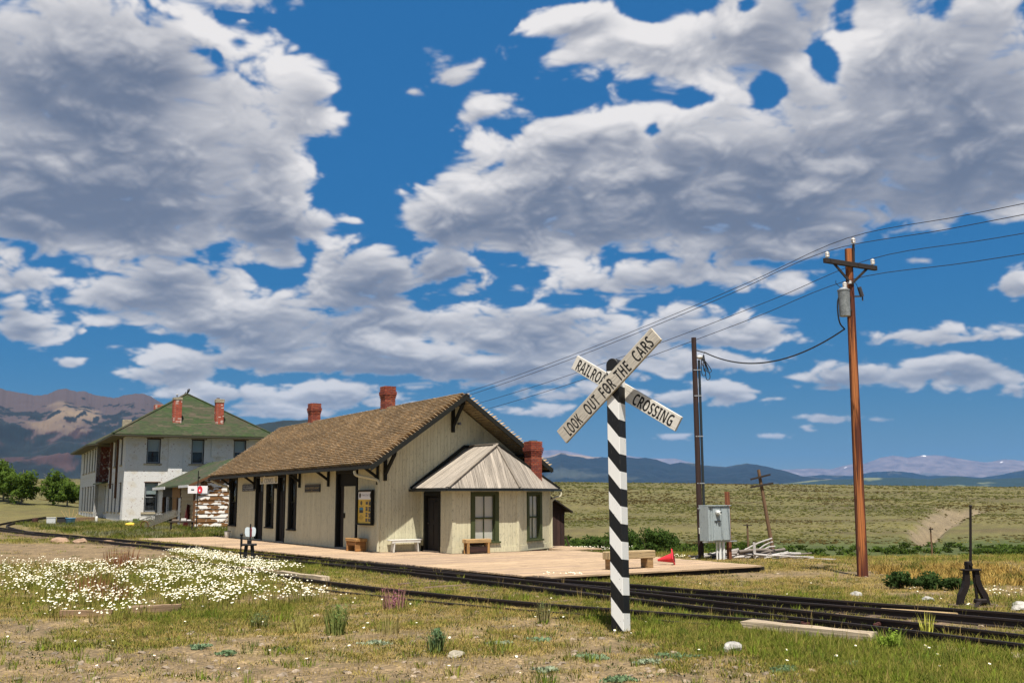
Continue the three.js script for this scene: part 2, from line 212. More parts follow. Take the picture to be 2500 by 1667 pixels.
// ---------- terrain ----------
function curve(pts) { // monotone cubic through points
  const n = pts.length, x = pts.map((p) => p[0]), y = pts.map((p) => p[1]), d = [], m = [];
  for (let i = 0; i < n - 1; i++) d.push((y[i + 1] - y[i]) / (x[i + 1] - x[i]));
  m.push(d[0]); for (let i = 1; i < n - 1; i++) m.push(d[i - 1] * d[i] <= 0 ? 0 : 2 / (1 / d[i - 1] + 1 / d[i])); m.push(d[n - 2]);
  return (t) => { if (t <= x[0]) return y[0]; if (t >= x[n - 1]) return y[n - 1]; let i = 0; while (t > x[i + 1]) i++; const h = x[i + 1] - x[i], s = (t - x[i]) / h, s2 = s * s, s3 = s2 * s; return (2 * s3 - 3 * s2 + 1) * y[i] + (s3 - 2 * s2 + s) * h * m[i] + (-2 * s3 + 3 * s2) * y[i + 1] + (s3 - s2) * h * m[i + 1]; };
}
const rightLow = curve([[0, 0], [31, 0], [45, -0.4], [61, -1.7], [100, -4.4], [135, -5], [170, -4.4]]), rise = curve([[170, 0], [300, 0.21], [690, 1], [740, 1.0], [900, 0.3], [1500, -1.6], [9000, -3.2]]);
const leftA = curve([[0, 0], [50, 0.1], [80, 0.45], [105, 0.6], [140, 0.6], [250, 0.6], [700, 16.7], [760, 16.7], [900, 8], [1500, -30], [9000, -60]]);
const gully = (x, f) => { const s = x / f; if (s < 0.3 || f < 130 || f > 330) return 0; const c = mix(0.395, 0.435, clamp((f - 150) / 140)) + 0.006 * n2(f * 0.05, 3), w = mix(0.016, 0.034, clamp((f - 150) / 150)); return Math.max(0, 1 - Math.abs(s - c) / w) * sstep(140, 175, f) * (1 - sstep(285, 315, f)); };
function ground(x, f) {
  if (f < 1) return 0;
  const s = x / f, t = clamp(s * 2471 / 1250, 0, 1.2), top = 2 + (40 - 19 * t) / 2471 * 690;
  const fe = f + 0.6 * clamp(x - 7, 0, 6) * sstep(20, 30, f);
  let R = fe < 170 ? rightLow(fe) : -4.4 + (top + 4.4) * rise(fe);
  const kn = clamp((-s - 0.36) / 0.14) * 2.3, L = leftA(f) + kn * sstep(100, 140, f) * (1 - sstep(150, 230, f));
  const w = sstep(0.1, 0.3, -s);
  let h = mix(R, L, w) - 3.4 * Math.pow(gully(x, f), 1.3);
  const far = sstep(60, 200, f);
  h += far * 0.5 * fbm(x * 0.02, f * 0.02, 3) * Math.min(1, f / 300) * 1.6 + (1 - far) * 0.035 * fbm(x * 0.35, f * 0.35, 3);
  return h;
}
// yards and tracks in the depot's own directions: a runs back along the platform, b across it
const YAW = 31.5118 * Math.PI / 180, CORNER = [-4.7065, 36.3469], DECK = 0.17;
const toAB = (x, f) => { const dx = x - CORNER[0], df = f - CORNER[1]; return [-Math.sin(YAW) * dx + Math.cos(YAW) * df, Math.cos(YAW) * dx + Math.sin(YAW) * df]; };
const fromAB = (a, b) => [CORNER[0] - Math.sin(YAW) * a + Math.cos(YAW) * b, CORNER[1] + Math.cos(YAW) * a + Math.sin(YAW) * b];
const frontEdge = (a) => a > -12.8 ? mix(-1.62, -4.11, clamp((a + 12.7) / 31.2, 0, 1.1)) : -1.62;
const inPoly = (x, y, P) => { let c = false; for (let i = 0, j = P.length - 1; i < P.length; j = i++) if ((P[i][1] > y) !== (P[j][1] > y) && x < (P[j][0] - P[i][0]) * (y - P[i][1]) / (P[j][1] - P[i][1]) + P[i][0]) c = !c; return c; };
const FLOWERS = [[-17.5, 33], [-9.07, 18.2], [-7.24, 17.0], [-5.92, 17.9], [-4.3, 18.6], [-3.6, 20.6], [-4.6, 23.5], [-6.6, 28.1], [-9.95, 33.5], [-11.95, 31.9]];
const PATH = [[-26, 47], [-17, 32.5], [-12.2, 33.2], [-11.2, 37.5], [-15.4, 42.5], [-19, 47]];
const edgeOf = (x, f, P) => { let d = 1e9; for (let i = 0, j = P.length - 1; i < P.length; j = i++) { const [ax, ay] = P[j], [bx2, by] = P[i], t = clamp(((x - ax) * (bx2 - ax) + (f - ay) * (by - ay)) / ((bx2 - ax) ** 2 + (by - ay) ** 2)); d = Math.min(d, Math.hypot(x - ax - t * (bx2 - ax), f - ay - t * (by - ay))); } return inPoly(x, f, P) ? d : -d; };
// how grassy (0 bare earth .. 1 thick) and how green (0 straw .. 1 fresh) the near ground is
function turf(x, f) {
  const n = fbm(x * 0.55, f * 0.55, 4), m = fbm(x * 0.17 + 9, f * 0.17, 3), [a, b] = toAB(x, f);
  let g = 0.52 + 0.9 * n + 0.7 * m, green = 0.42 + 1.1 * m + 0.5 * n;
  g -= 0.55 * sstep(15.2, 11.5, f - 0.12 * x - 0.5 * n) * (1 - sstep(0, 5, x - 1.5));
  g -= 0.42 * sstep(17.5, 13, f) * sstep(-1, -6, x);
  g -= 0.5 * sstep(1.5, 0.2, Math.hypot(x - 1.5, (f - 15.2) * 0.8));
  g += 0.25 * sstep(0, 4, x - 1) * sstep(18, 13, f); green += 0.25 * sstep(0, 4, x - 1) * sstep(18, 13, f);
  g -= 1.1 * sstep(-1.0, 1.5, edgeOf(x, f, PATH) + 1.6 * n);
  if (b < -1.4 && b > -7) { g += 0.15; }
  if (x > 2.5 && f > 22 && f < 34 && b > 0) { g += 0.05; green -= 0.35; }
  if (f > 60) green += 0.2;
  return [clamp(g), clamp(green)];
}
function groundColor(x, f) {
  const [g, gr] = f < 75 ? turf(x, f) : [1, 0.5], k = 0.9 + 0.5 * n2(x * 1.9, f * 1.9) * 0.5 + 0.25 * n2(x * 7, f * 7);
  const dirt = [0.56, 0.40, 0.215], straw = [0.54, 0.42, 0.13], fresh = [0.27, 0.27, 0.06];
  let c = [0, 1, 2].map((i) => mix(dirt[i], mix(straw[i], fresh[i], gr), g * 0.75) * k);
  const w = sstep(45, 130, f);
  if (w > 0) {
    const n = fbm(x * 0.012, f * 0.03, 4), m = fbm(x * 0.05, f * 0.09, 3), s = x / f, wet = s > -0.2 ? sstep(0.0, 0.8, 1 - Math.abs((f + 6 * n2(x * 0.03, 1) - 128) / 46)) : 0;
    const dry = [0.36, 0.315, 0.095], olive = [0.25, 0.24, 0.062], brown = [0.23, 0.17, 0.065], lush = [0.15, 0.20, 0.035];
    let p = [0, 1, 2].map((i) => mix(mix(dry[i], olive[i], clamp(0.5 + 1.6 * n)), brown[i], clamp(1.8 * m + 0.9 * sstep(0.1, 0.3, s) * (n + 0.2)) * 0.8));
    p = p.map((v, i) => mix(v, lush[i], clamp(wet * 1.15 + 1.2 * m * wet)));
    const q = gully(x, f), sand = [0.52, 0.41, 0.25]; p = p.map((v, i) => mix(v, sand[i], sstep(0.05, 0.4, q + 0.55 * fbm(x * 0.12, f * 0.12, 3) * (q > 0 ? 1 : 0))));
    p = p.map((v) => v * (1 + 0.35 * n2(x * 0.6, f * 0.6)));
    c = c.map((v, i) => mix(v, p[i], w));
  }
  return c;
}
const DIRT = tex(1024, 1024, 3.7, 3.7, (u, v) => {
  const a = pfbm(u, v, 5, 5, 5, 61), b = pfbm(u, v, 90, 90, 2, 63), p = pfbm(u, v, 150, 150, 1, 67), q = pfbm(u, v, 48, 48, 1, 69);
  let g = 0.70 + 0.22 * (a - 0.5) + 0.34 * (b - 0.5); if (p > 0.86) g += 0.25; if (q > 0.88) g += 0.22; if (p < 0.1) g -= 0.2; return [g * 1.01, g, g * 0.98];
}), DIRTB = tex(512, 512, 3.7, 3.7, (u, v) => 0.45 * pfbm(u, v, 40, 40, 2, 63) + 0.3 * pfbm(u, v, 120, 120, 1, 67) + 0.25 * pfbm(u, v, 10, 10, 3, 68), false);
{
  const az = [], rad = [];
  for (let a = -180; a < -36; a += 6) az.push(a); for (let a = -36; a <= 36; a += 0.2) az.push(a); for (let a = 42; a <= 180; a += 6) az.push(a);
  for (let r = 3; r < 9000; r *= r < 60 ? 1.016 : 1.02) rad.push(r);
  const nA = az.length, nR = rad.length + 1, pos = new Float32Array(nA * nR * 3), col = new Float32Array(nA * nR * 3), uv = new Float32Array(nA * nR * 2), idx = [];
  for (let j = 0; j < nR; j++) for (let i = 0; i < nA; i++) {
    const r = j ? rad[j - 1] : 0, t = az[i] * Math.PI / 180, x = Math.sin(t) * r, f = Math.cos(t) * r, k = j * nA + i, front = Math.abs(az[i]) <= 42;
    pos.set([x, front ? ground(x, f) : r > 200 ? -Math.min(60, (r - 200) * 0.02) : 0, -f], k * 3); const c = groundColor(x, front ? Math.max(f, 2) : 20 + (r > 60 ? 60 : 0)); col.set(c, k * 3); uv.set([x, f], k * 2);
    if (j && i) idx.push(k - nA - 1, k - nA, k, k - nA - 1, k, k - 1);
  }
  const g = new THREE.BufferGeometry(); g.setAttribute('position', new THREE.BufferAttribute(pos, 3)); g.setAttribute('color', new THREE.BufferAttribute(col, 3)); g.setAttribute('uv', new THREE.BufferAttribute(uv, 2)); g.setIndex(idx); g.computeVertexNormals();
  struct('ground', g, new THREE.MeshStandardMaterial({ color: lin(0.74, 0.74, 0.74), vertexColors: true, map: DIRT, bumpMap: DIRTB, bumpScale: 0.03, roughness: 1 }));
}

// ---------- mountains ----------
const lerpAt = (P, a) => { if (a <= P[0][0]) return P[0][1]; for (let i = 1; i < P.length; i++) if (a <= P[i][0]) return mix(P[i - 1][1], P[i][1], (a - P[i - 1][0]) / (P[i][0] - P[i - 1][0])); return P[P.length - 1][1]; };
function range(name, P, R, deep, step, rows, relief, colorAt, base = -60, power = 1.15) {
  const a0 = P[0][0], a1 = P[P.length - 1][0], n = Math.round((a1 - a0) / step) + 1, m = rows + 6, pos = new Float32Array(n * m * 3), col = new Float32Array(n * m * 3), idx = [];
  for (let j = 0; j < m; j++) for (let i = 0; i < n; i++) {
    const az = a0 + i * step, t = j <= rows ? j / rows : 1 + (j - rows) * 0.06, r = R - deep * (1 - t), q = az * Math.PI / 180, wx = Math.sin(q) * r, wf = Math.cos(q) * r;
    const top = lerpAt(P, az) + relief * 0.12 * fbm(az * 2.6, 4, 4), k = 1 / (relief * 6);
    const rid = 1 - 2 * Math.abs(fbm(wx * k, wf * k * 0.6, 4)), body = j <= rows ? Math.pow(t, power) : 1 - (t - 1) * 1.4, y = base + (top - base) * body + relief * (rid - 0.75) * Math.min(1, 3 * t) * (1 - Math.min(1, t)) * 2.1;
    pos.set([wx, y, -wf], (j * n + i) * 3); col.set(colorAt(clamp(t), wx, wf, az, (y - base) / Math.max(1, top - base)), (j * n + i) * 3);
    if (j && i) { const k2 = j * n + i; idx.push(k2 - n - 1, k2 - n, k2, k2 - n - 1, k2, k2 - 1); }
  }
  const g = new THREE.BufferGeometry(); g.setAttribute('position', new THREE.BufferAttribute(pos, 3)); g.setAttribute('color', new THREE.BufferAttribute(col, 3)); g.setIndex(idx); g.computeVertexNormals();
  return struct(name, g, new THREE.MeshStandardMaterial({ vertexColors: true, roughness: 1 }));
}
const blend = (a, b, t) => [0, 1, 2].map((i) => mix(a[i], b[i], t));
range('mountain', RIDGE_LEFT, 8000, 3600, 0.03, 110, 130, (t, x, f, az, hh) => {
  const n = fbm(x * 0.0022, f * 0.0022, 5), s = fbm(x * 0.013, f * 0.007, 4), e = fbm(x * 0.0007 + 3, f * 0.0007, 3), cloudDarkForest = [0.005, 0.010, 0.010], dead = [0.036, 0.019, 0.017], cloudDarkTundra = [0.062, 0.043, 0.040], grassy = [0.27, 0.195, 0.11], aspen = [0.022, 0.040, 0.014];  // wooded and bare slope tones darkened to paint in cloud shadow
  let c = blend(cloudDarkTundra, grassy, clamp(-0.3 + 0.8 * e + 1.1 * n + 0.85 * sstep(0.6, 0.75, hh) * (1 - sstep(0.78, 0.9, hh)) * sstep(-25.5, -24, az) * (1 - sstep(-22.5, -21.5, az))));  // tan band at these bearings paints a sunlit gap in the clouds, besides grass
  let low = blend(cloudDarkForest, dead, sstep(0.10, 0.26, n * 1.2 + s * 0.5 - 0.06)); low = blend(low, aspen, sstep(0.16, 0.06, hh + 0.25 * n + 0.1 * s)); low = low.map((v) => v * (1 + 1.3 * s));
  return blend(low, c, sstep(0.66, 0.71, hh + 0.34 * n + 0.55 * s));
});
const forested = (t, x, f, az, hh) => { const n = fbm(x * 0.002, f * 0.002, 4), s = fbm(x * 0.02, f * 0.012, 3); return blend([0.006, 0.012, 0.010], [0.05, 0.045, 0.028], sstep(0.2, 0.34, n + 0.3 * s)).map((v) => v * (1 + 0.9 * s)); };
range('mountain', RIDGE_HILL, 4500, 1500, 0.03, 50, 40, forested);
range('mountain', RIDGE_NEAR, 11000, 1600, 0.05, 30, 40, (t, x, f) => { const n = fbm(x * 0.0016, f * 0.004, 4); return blend([0.012, 0.028, 0.022], [0.13, 0.14, 0.07], sstep(0.12, 0.25, n)); });
range('mountain', RIDGE_BLUE, 15000, 4200, 0.04, 70, 90, (t, x, f, az, hh) => { const n = fbm(x * 0.0011, f * 0.0011, 4), s = fbm(x * 0.006, f * 0.004, 3); return blend(blend([0.005, 0.010, 0.010], [0.035, 0.04, 0.03], sstep(0.2, 0.34, n)), [0.20, 0.16, 0.14], sstep(0.95, 0.99, hh + 0.1 * s - (az > 5 ? 0.06 : 0) )).map((v) => v * (1 + 0.8 * s)); });
range('mountain', RIDGE_MID, 22000, 5000, 0.06, 40, 120, forested);
range('mountain', RIDGE_FAR, 34000, 7000, 0.06, 60, 220, (t, x, f, az, hh) => { const n = fbm(x * 0.0009, f * 0.0009, 4), s = fbm(x * 0.003, f * 0.002, 3); return blend(blend([0.05, 0.06, 0.05], [0.155, 0.125, 0.12], sstep(0.35, 0.55, hh + 0.3 * n)), [0.85, 0.85, 0.85], sstep(0.43, 0.47, s + n * 0.5) * sstep(0.7, 0.9, hh)).map((v) => v * (1 + 0.8 * s)); });
// ---------- the depot ----------
const depot = thing('railway_depot', 'long cream board-sided railway depot with brown shingled roof beside the plank platform', 'depot', [CORNER[0], DECK, CORNER[1]], YAW);
const LEN = 18.68, WID = 5.754, OG = 1.08, OE = 0.858, EAVE = 3.0, RIDGE = 5.612, PITCHM = (RIDGE - EAVE) / (WID / 2 + OE);
const Lp = (a, b, y) => [b, y, -a];
const CREAM = [0.67, 0.63, 0.43], cream = [0.97, 1.0, 1.03].map((k) => paintMat(CREAM.map((v, i) => v * k * (i === 2 ? 1.01 : 1)), { bumpMap: WOODB, bumpScale: 0.0007 }));
const trimDark = paintMat([0.007, 0.008, 0.005], { roughness: 0.95 }), trimGreen = paintMat([0.05, 0.065, 0.016]), lining = std([0.03, 0.024, 0.018]), doorDark = woodMat([0.016, 0.012, 0.009]);
const glass = new THREE.MeshPhysicalMaterial({ color: lin(0.9, 0.93, 0.92), transmission: 1, roughness: 0.02, thickness: 0, ior: 1.5 });
const blind = std([0.62, 0.585, 0.52]);
// upright boards on a wall; frame(u, y, n) gives the local point for u along the wall and n outward
function slantBoard(frame, u0, u1, y0, ya, yb, n0, n1) {
  const P = (u, y, n) => frame(u, y, n), q = [[u0, y0], [u1, y0], [u1, yb], [u0, ya]], F = q.map(([u, y]) => P(u, y, n1)), B = q.map(([u, y]) => P(u, y, n0)), uvf = null;
  const faces = [F, [B[3], B[2], B[1], B[0]]]; for (let i = 0; i < 4; i++) { const j = (i + 1) % 4; faces.push([F[i], B[i], B[j], F[j]]); }
  const g = polys(faces), uv = g.attributes.uv, ou = uvSeed() * 4, ov = uvSeed() * 4, k = [F, B]; let c = 0;
  const UV = (u, y) => [y + ou, u + ov]; for (const f of faces) for (let i = 1; i + 1 < f.length; i++) for (const v of [f[0], f[i], f[i + 1]]) { let best = 0, bd = 1e9; for (let s = 0; s < 4; s++) for (const S of [F, B]) { const d = Math.abs(S[s][0] - v[0]) + Math.abs(S[s][1] - v[1]) + Math.abs(S[s][2] - v[2]); if (d < bd) { bd = d; best = s; } } uv.setXY(c++, ...UV(...q[best])); }
  return g;
}
const bRng = rngOf(12);
function boarded(parent, frame, u0, u1, y0, topAt, openings, width = 0.142, mats = cream, name = 'board') {
  const wmean = (u1 - u0) / Math.round((u1 - u0) / width);
  for (let u = u0; u < u1 - 0.01; u += wmean) {
    const a = u + 0.0028, b = Math.min(u + wmean, u1) - 0.0028, mid = (a + b) / 2, cuts = openings.filter((o) => mid > o[0] && mid < o[1]).sort((p, q) => p[2] - q[2]), out = 0.022 + bRng() * 0.004; let y = y0;
    const m = mats[Math.floor(bRng() * mats.length)], top = [topAt(a), topAt(b)];
    for (const c of cuts) { if (c[2] - y > 0.06) part(parent, name, slantBoard(frame, a, b, y, c[2], c[2], 0, out), m); y = Math.max(y, c[3]); }
    if (Math.min(...top) - y > 0.05) part(parent, name, slantBoard(frame, a, b, y, top[0], top[1], 0, out), m);
  }
}
const fLong = (u, y, n) => Lp(u, -n, y), fGable = (u, y, n) => Lp(-n, u, y);
const A3 = [-2.447, 4.226], A4 = [-1.165, 6.437], cantL = Math.hypot(A4[0] - A3[0], A4[1] - A3[1]), ce = [(A4[0] - A3[0]) / cantL, (A4[1] - A3[1]) / cantL], cn = [-ce[1], ce[0]];
const fLeft = (u, y, n) => Lp(-u, 1.605 - n, y), fFront = (u, y, n) => Lp(-2.447 - n, u, y), fCant = (u, y, n) => Lp(A3[0] + ce[0] * u + cn[0] * n, A3[1] + ce[1] * u + cn[1] * n, y);
// a box given in wall coordinates
const wbox = (frame, u0, u1, y0, y1, n0, n1) => slantBoard(frame, u0, u1, y0, y1, y1, n0, n1);
const openLong = [[17.33, 18.55, 0.62, 3.0], [13.17, 14.3, 0, 3.0], [11.64, 12.71, 0.64, 2.98], [10.09, 11.19, 0, 2.98], [8.65, 9.66, 0.61, 2.98], [2.05, 4.14, 0.05, 2.96]];
const wallLong = group(depot, 'long_wall'), wallGable = group(depot, 'gable_wall'), bay = group(depot, 'bay');
boarded(wallLong, fLong, 0, LEN, 0.2, () => 3.4, openLong);
boarded(wallGable, fGable, 0, WID, 0.2, (b) => EAVE + PITCHM * (OE + Math.min(b, WID - b)) - 0.16, [[1.62, 6, 0, 2.25]]);
boarded(bay, fLeft, 0.0, 2.447, 0.2, () => 2.14, [[0.3, 1.57, 0, 2.1]]);
boarded(bay, fFront, 1.605, 4.226, 0.2, () => 2.14, [[2.3, 3.42, 0.38, 2.08]], 0.115);
boarded(bay, fCant, 0, cantL, 0.2, () => 2.14, [[0.66, 1.83, 0.38, 2.08]], 0.125);
// near-black linings close the rooms behind the boards; the colour imitates unlit interiors
part(wallLong, 'lining', merge([bx(0.06, 3.5, LEN, 0.16, 1.75, -LEN / 2), bx(0.06, 3.5, LEN, WID - 0.03, 1.75, -LEN / 2), bx(WID, 3.5, 0.06, WID / 2, 1.75, -LEN + 0.03)]), lining);
part(wallGable, 'lining', polys([[Lp(0.09, 0.1, 0), Lp(0.09, WID, 0), Lp(0.09, WID, 3.4), Lp(0.09, WID / 2, 5.4), Lp(0.09, 0.1, 3.4)]]), lining);
part(bay, 'lining', merge([wbox(fLeft, 0.05, 2.36, 0, 2.2, -0.16, -0.12), wbox(fFront, 1.73, 4.2, 0, 2.2, -0.16, -0.12), wbox(fCant, 0.05, cantL, 0, 2.2, -0.16, -0.12), polys([[Lp(A4[0], A4[1], 0), Lp(0, A4[1], 0), Lp(0, A4[1], 2.2), Lp(A4[0], A4[1], 2.2)]])]), lining);
part(depot, 'floor', bx(WID - 0.2, 0.05, LEN - 0.2, WID / 2, 0.0, -LEN / 2), lining);
// base and corner boards
for (const [f, s] of [[fLong, [[0, 2.0], [4.18, 10.05], [11.22, 13.13], [14.33, LEN]]], [fGable, [[0, 1.6]]]]) for (const [p, q] of s) part(f === fLong ? wallLong : wallGable, 'base_board', wbox(f, p, q, 0.012, 0.205, 0.0, 0.038), cream[1]);
for (const [f, p, q] of [[fLeft, 1.6, 2.48], [fFront, 1.59, 4.24], [fCant, -0.01, cantL]]) part(bay, 'base_board', wbox(f, p, q, 0.012, 0.205, 0.0, 0.038), cream[2]);
for (const [f, p, q, y] of [[fLong, -0.03, 0.11, 3.4], [fLong, LEN - 0.11, LEN + 0.03, 3.4], [fGable, 0.0, 0.12, 3.5]]) part(wallLong, 'corner_board', wbox(f, p, q, 0.206, y, 0.0, 0.042), cream[1]);
for (const [f, p, q] of [[fLeft, 2.36, 2.487], [fFront, 1.605, 1.70], [fFront, 4.15, 4.24], [fCant, -0.01, 0.09], [fCant, cantL - 0.1, cantL]]) part(bay, 'corner_board', wbox(f, p, q, 0.206, 2.14, 0.0, 0.04), cream[2]);
// windows: casing, two sashes with glazing bars and panes, sill
function sashWindow(parent, f, u0, u1, y0, y1, casing, sashMat, shadeMat, bars = 1) {
  const w = group(parent, 'window'), c = 0.16, top = y1 - 0.1;
  for (const g of [wbox(f, u0, u0 + c, y0, y1, -0.06, 0.05), wbox(f, u1 - c, u1, y0, y1, -0.06, 0.05), wbox(f, u0 + c, u1 - c, y1 - 0.1, y1, -0.06, 0.052)]) part(w, 'frame', g, casing);
  part(w, 'sill', wbox(f, u0 - 0.05, u1 + 0.05, y0 - 0.06, y0, -0.06, 0.10), casing);
  const mid = (y0 + top) / 2, i0 = u0 + c, i1 = u1 - c;
  for (const [a, b, n] of [[y0, mid + 0.03, -0.055], [mid - 0.03, top, -0.03]]) {
    const s = []; for (const [p, q, r, t] of [[i0, i0 + 0.045, a, b], [i1 - 0.045, i1, a, b], [i0 + 0.045, i1 - 0.045, a, a + 0.05], [i0 + 0.045, i1 - 0.045, b - 0.05, b]]) s.push(wbox(f, p, q, r, t, n - 0.03, n));
    for (let k = 1; k <= bars; k++) { const x = mix(i0, i1, k / (bars + 1)); s.push(wbox(f, x - 0.018, x + 0.018, a + 0.05, b - 0.05, n - 0.026, n - 0.004)); }
    part(w, 'sash', merge(s), sashMat); 
    for (let k = 0; k <= bars; k++) { const x0 = k ? mix(i0, i1, k / (bars + 1)) + 0.018 : i0 + 0.045, x1 = k < bars ? mix(i0, i1, (k + 1) / (bars + 1)) - 0.018 : i1 - 0.045; part(w, 'pane', polys([[f(x0, a + 0.05, n - 0.015), f(x1, a + 0.05, n - 0.015), f(x1, b - 0.05, n - 0.015), f(x0, b - 0.05, n - 0.015)]]), glass); }
  }
  if (shadeMat) part(w, 'window_shade', wbox(f, i0 + 0.01, i1 - 0.01, y0 + 0.02, top - 0.01, -0.115, -0.10), shadeMat);
  return w;
}
for (const o of [openLong[0], openLong[2], openLong[4]]) sashWindow(wallLong, fLong, o[0], o[1], o[2], o[3], trimDark, trimDark, null);
sashWindow(bay, fFront, 2.3, 3.42, 0.38, 2.08, trimGreen, trimGreen, blind); sashWindow(bay, fCant, 0.66, 1.83, 0.38, 2.08, trimGreen, trimGreen, blind);
function door(parent, f, u0, u1, y1, panelMat, transom) {
  const d = group(parent, 'door'), c = 0.13;
  for (const g of [wbox(f, u0, u0 + c, 0.01, y1, -0.08, 0.05), wbox(f, u1 - c, u1, 0.01, y1, -0.08, 0.05), wbox(f, u0 + c, u1 - c, y1 - 0.14, y1, -0.08, 0.052)]) part(d, 'frame', g, trimDark);
  const t = transom ?? y1 - 0.2;
  part(d, 'door_leaf', merge([wbox(f, u0 + c, u1 - c, 0.05, t, -0.11, -0.07), ...[[0.25, 0.95], [1.1, t - 0.15]].flatMap(([a, b]) => [[u0 + c + 0.1, (u0 + u1) / 2 - 0.05], [(u0 + u1) / 2 + 0.05, u1 - c - 0.1]].map(([p, q]) => wbox(f, p, q, a, b, -0.07, -0.055)))]), panelMat);
  if (transom) part(d, 'pane', polys([[f(u0 + c, t + 0.06, -0.08), f(u1 - c, t + 0.06, -0.08), f(u1 - c, y1 - 0.14, -0.08), f(u0 + c, y1 - 0.14, -0.08)]]), glass);
  part(d, 'handle', sph(0.032, ...f(u0 + c + 0.09, 1.0, -0.04)), std([0.1, 0.08, 0.05], { metalness: 0.8, roughness: 0.4 }));
  part(d, 'threshold', wbox(f, u0 + 0.02, u1 - 0.02, 0.006, 0.05, -0.1, 0.07), woodMat([0.42, 0.38, 0.32]));
}
door(wallLong, fLong, 13.17, 14.3, 3.0, doorDark, 2.2); door(wallLong, fLong, 10.09, 11.19, 2.98, doorDark, 2.2); door(bay, fLeft, 0.3, 1.57, 2.1, doorDark);
{ // freight door, half slid open
  const d = group(wallLong, 'freight_door', 'wide freight door with cream leaf and dark gap beside it');
  for (const g of [wbox(fLong, 2.05, 2.17, 0.05, 2.96, -0.1, 0.05), wbox(fLong, 4.02, 4.14, 0.05, 2.96, -0.1, 0.05), wbox(fLong, 2.17, 4.02, 2.84, 2.96, -0.1, 0.052)]) part(d, 'frame', g, trimDark);
  part(d, 'transom_panel', wbox(fLong, 2.17, 4.02, 2.36, 2.84, -0.12, -0.08), trimDark);
  for (let u = 2.18; u < 3.5; u += 0.133) part(d, 'board', wbox(fLong, u, u + 0.126, 0.06, 2.35, -0.09, -0.05 + bRng() * 0.003), cream[0]);
  part(d, 'handle', wbox(fLong, 3.36, 3.44, 1.15, 1.34, -0.05, 0.0), trimDark);
  part(d, 'threshold', wbox(fLong, 2.06, 4.13, 0.004, 0.05, -0.12, 0.06), woodMat([0.42, 0.38, 0.32]));
}
// roof: deck slabs, soffit, fascia, ridge cap
const roof = group(depot, 'roof'), rA0 = -OG, rA1 = LEN + 0.9, rb = [-OE, WID / 2, WID + OE], shingleWood = woodMat([0.17, 0.115, 0.062]), soffit = woodMat([0.46, 0.36, 0.20]);
const rp = (a, b, dy = 0) => Lp(a, b, EAVE + PITCHM * (OE + Math.min(b, WID - b)) + dy);
for (const [b0, b1] of [[rb[0], rb[1]], [rb[1], rb[2]]]) {
  part(roof, 'roof_deck', slab([rp(rA0, b0, -0.03), rp(rA0, b1, -0.03), rp(rA1, b1, -0.03), rp(rA1, b0, -0.03)], 0.035), shingleWood);
  const s = [], u = Math.hypot(b1 - b0, RIDGE - EAVE), n = 24;
  for (let i = 0; i < n; i++) { const p = mix(b0, b1, (i + 0.03) / n), q = mix(b0, b1, (i + 0.97) / n), e = [rp(rA0 + 0.04, p, -0.066), rp(rA0 + 0.04, q, -0.066), rp(rA1 - 0.04, q, -0.066), rp(rA1 - 0.04, p, -0.066)]; s.push(slab(e, 0.016, (v) => [v[2], v[0] * 1.2])); }
  part(roof, 'soffit', merge(s), soffit);
  for (const a of [rA0, rA1]) part(roof, 'rake_board', merge([slab([rp(a - 0.025, b0, 0.0), rp(a - 0.025, b1, 0.0), rp(a + 0.025, b1, 0.0), rp(a + 0.025, b0, 0.0)], 0.19)]), trimDark);
}
part(roof, 'eave_board', bx(0.05, 0.095, rA1 - rA0 + 0.05, -OE - 0.03, EAVE - 0.06, -(rA0 + rA1) / 2), trimDark); part(roof, 'eave_board', bx(0.05, 0.15, rA1 - rA0 + 0.05, WID + OE + 0.03, EAVE - 0.085, -(rA0 + rA1) / 2), trimDark);
part(roof, 'ridge_cap', merge([-1, 1].map((s) => bx(0.2, 0.022, rA1 - rA0 + 0.06, WID / 2 + s * 0.085, RIDGE + 0.012 - 0.06 + 0.04, -(rA0 + rA1) / 2, 0, 0, -s * Math.atan(PITCHM)))), woodMat([0.06, 0.045, 0.032]));
{ // split shingles, laid course by course
  const g = bx(0.125, 0.021, 0.26), M = [], Cc = [], r = rngOf(33), sl = Math.hypot(WID / 2 + OE, RIDGE - EAVE), ang = Math.atan(PITCHM), m = new THREE.Matrix4(), e = new THREE.Euler(), qn = new THREE.Quaternion();
  for (const side of [0, 1]) for (let c = 0, d = 0.0; d < sl - 0.08; c++, d += 0.138) {
    for (let a = rA0 - 0.02 + r() * 0.1; a < rA1 - 0.05;) {
      const w = 0.075 + r() * 0.13, dd = d + 0.10 + (r() - 0.5) * 0.018, b = dd * Math.cos(ang) - OE, lift = 0.006 + r() * 0.006 + 0.017, p = rp(a + w / 2, side ? WID - b : b, lift);
      e.set(0, side ? -Math.PI / 2 : Math.PI / 2, 0); qn.setFromEuler(e); const tilt = new THREE.Quaternion().setFromAxisAngle(new THREE.Vector3(1, 0, 0), ang - 0.075 - r() * 0.012), yaw2 = new THREE.Quaternion().setFromAxisAngle(new THREE.Vector3(0, 1, 0), (r() - 0.5) * 0.03);
      M.push(new THREE.Matrix4().compose(new THREE.Vector3(...p), qn.clone().multiply(yaw2).multiply(tilt), new THREE.Vector3((w - 0.006) / 0.125, 1, 1)));
      const k = 0.62 + 0.75 * r() * r() + 0.25 * fbm(a * 0.5, d * 1.5, 2), warm = r(); Cc.push(lin(0.64 * k, (0.45 + 0.05 * warm) * k, (0.25 + 0.09 * warm) * k)); a += w;
    }
  }
  copies('shingles', g, woodMat([1, 1, 1], { bumpScale: 0.002 }), M, Cc, roof);
}
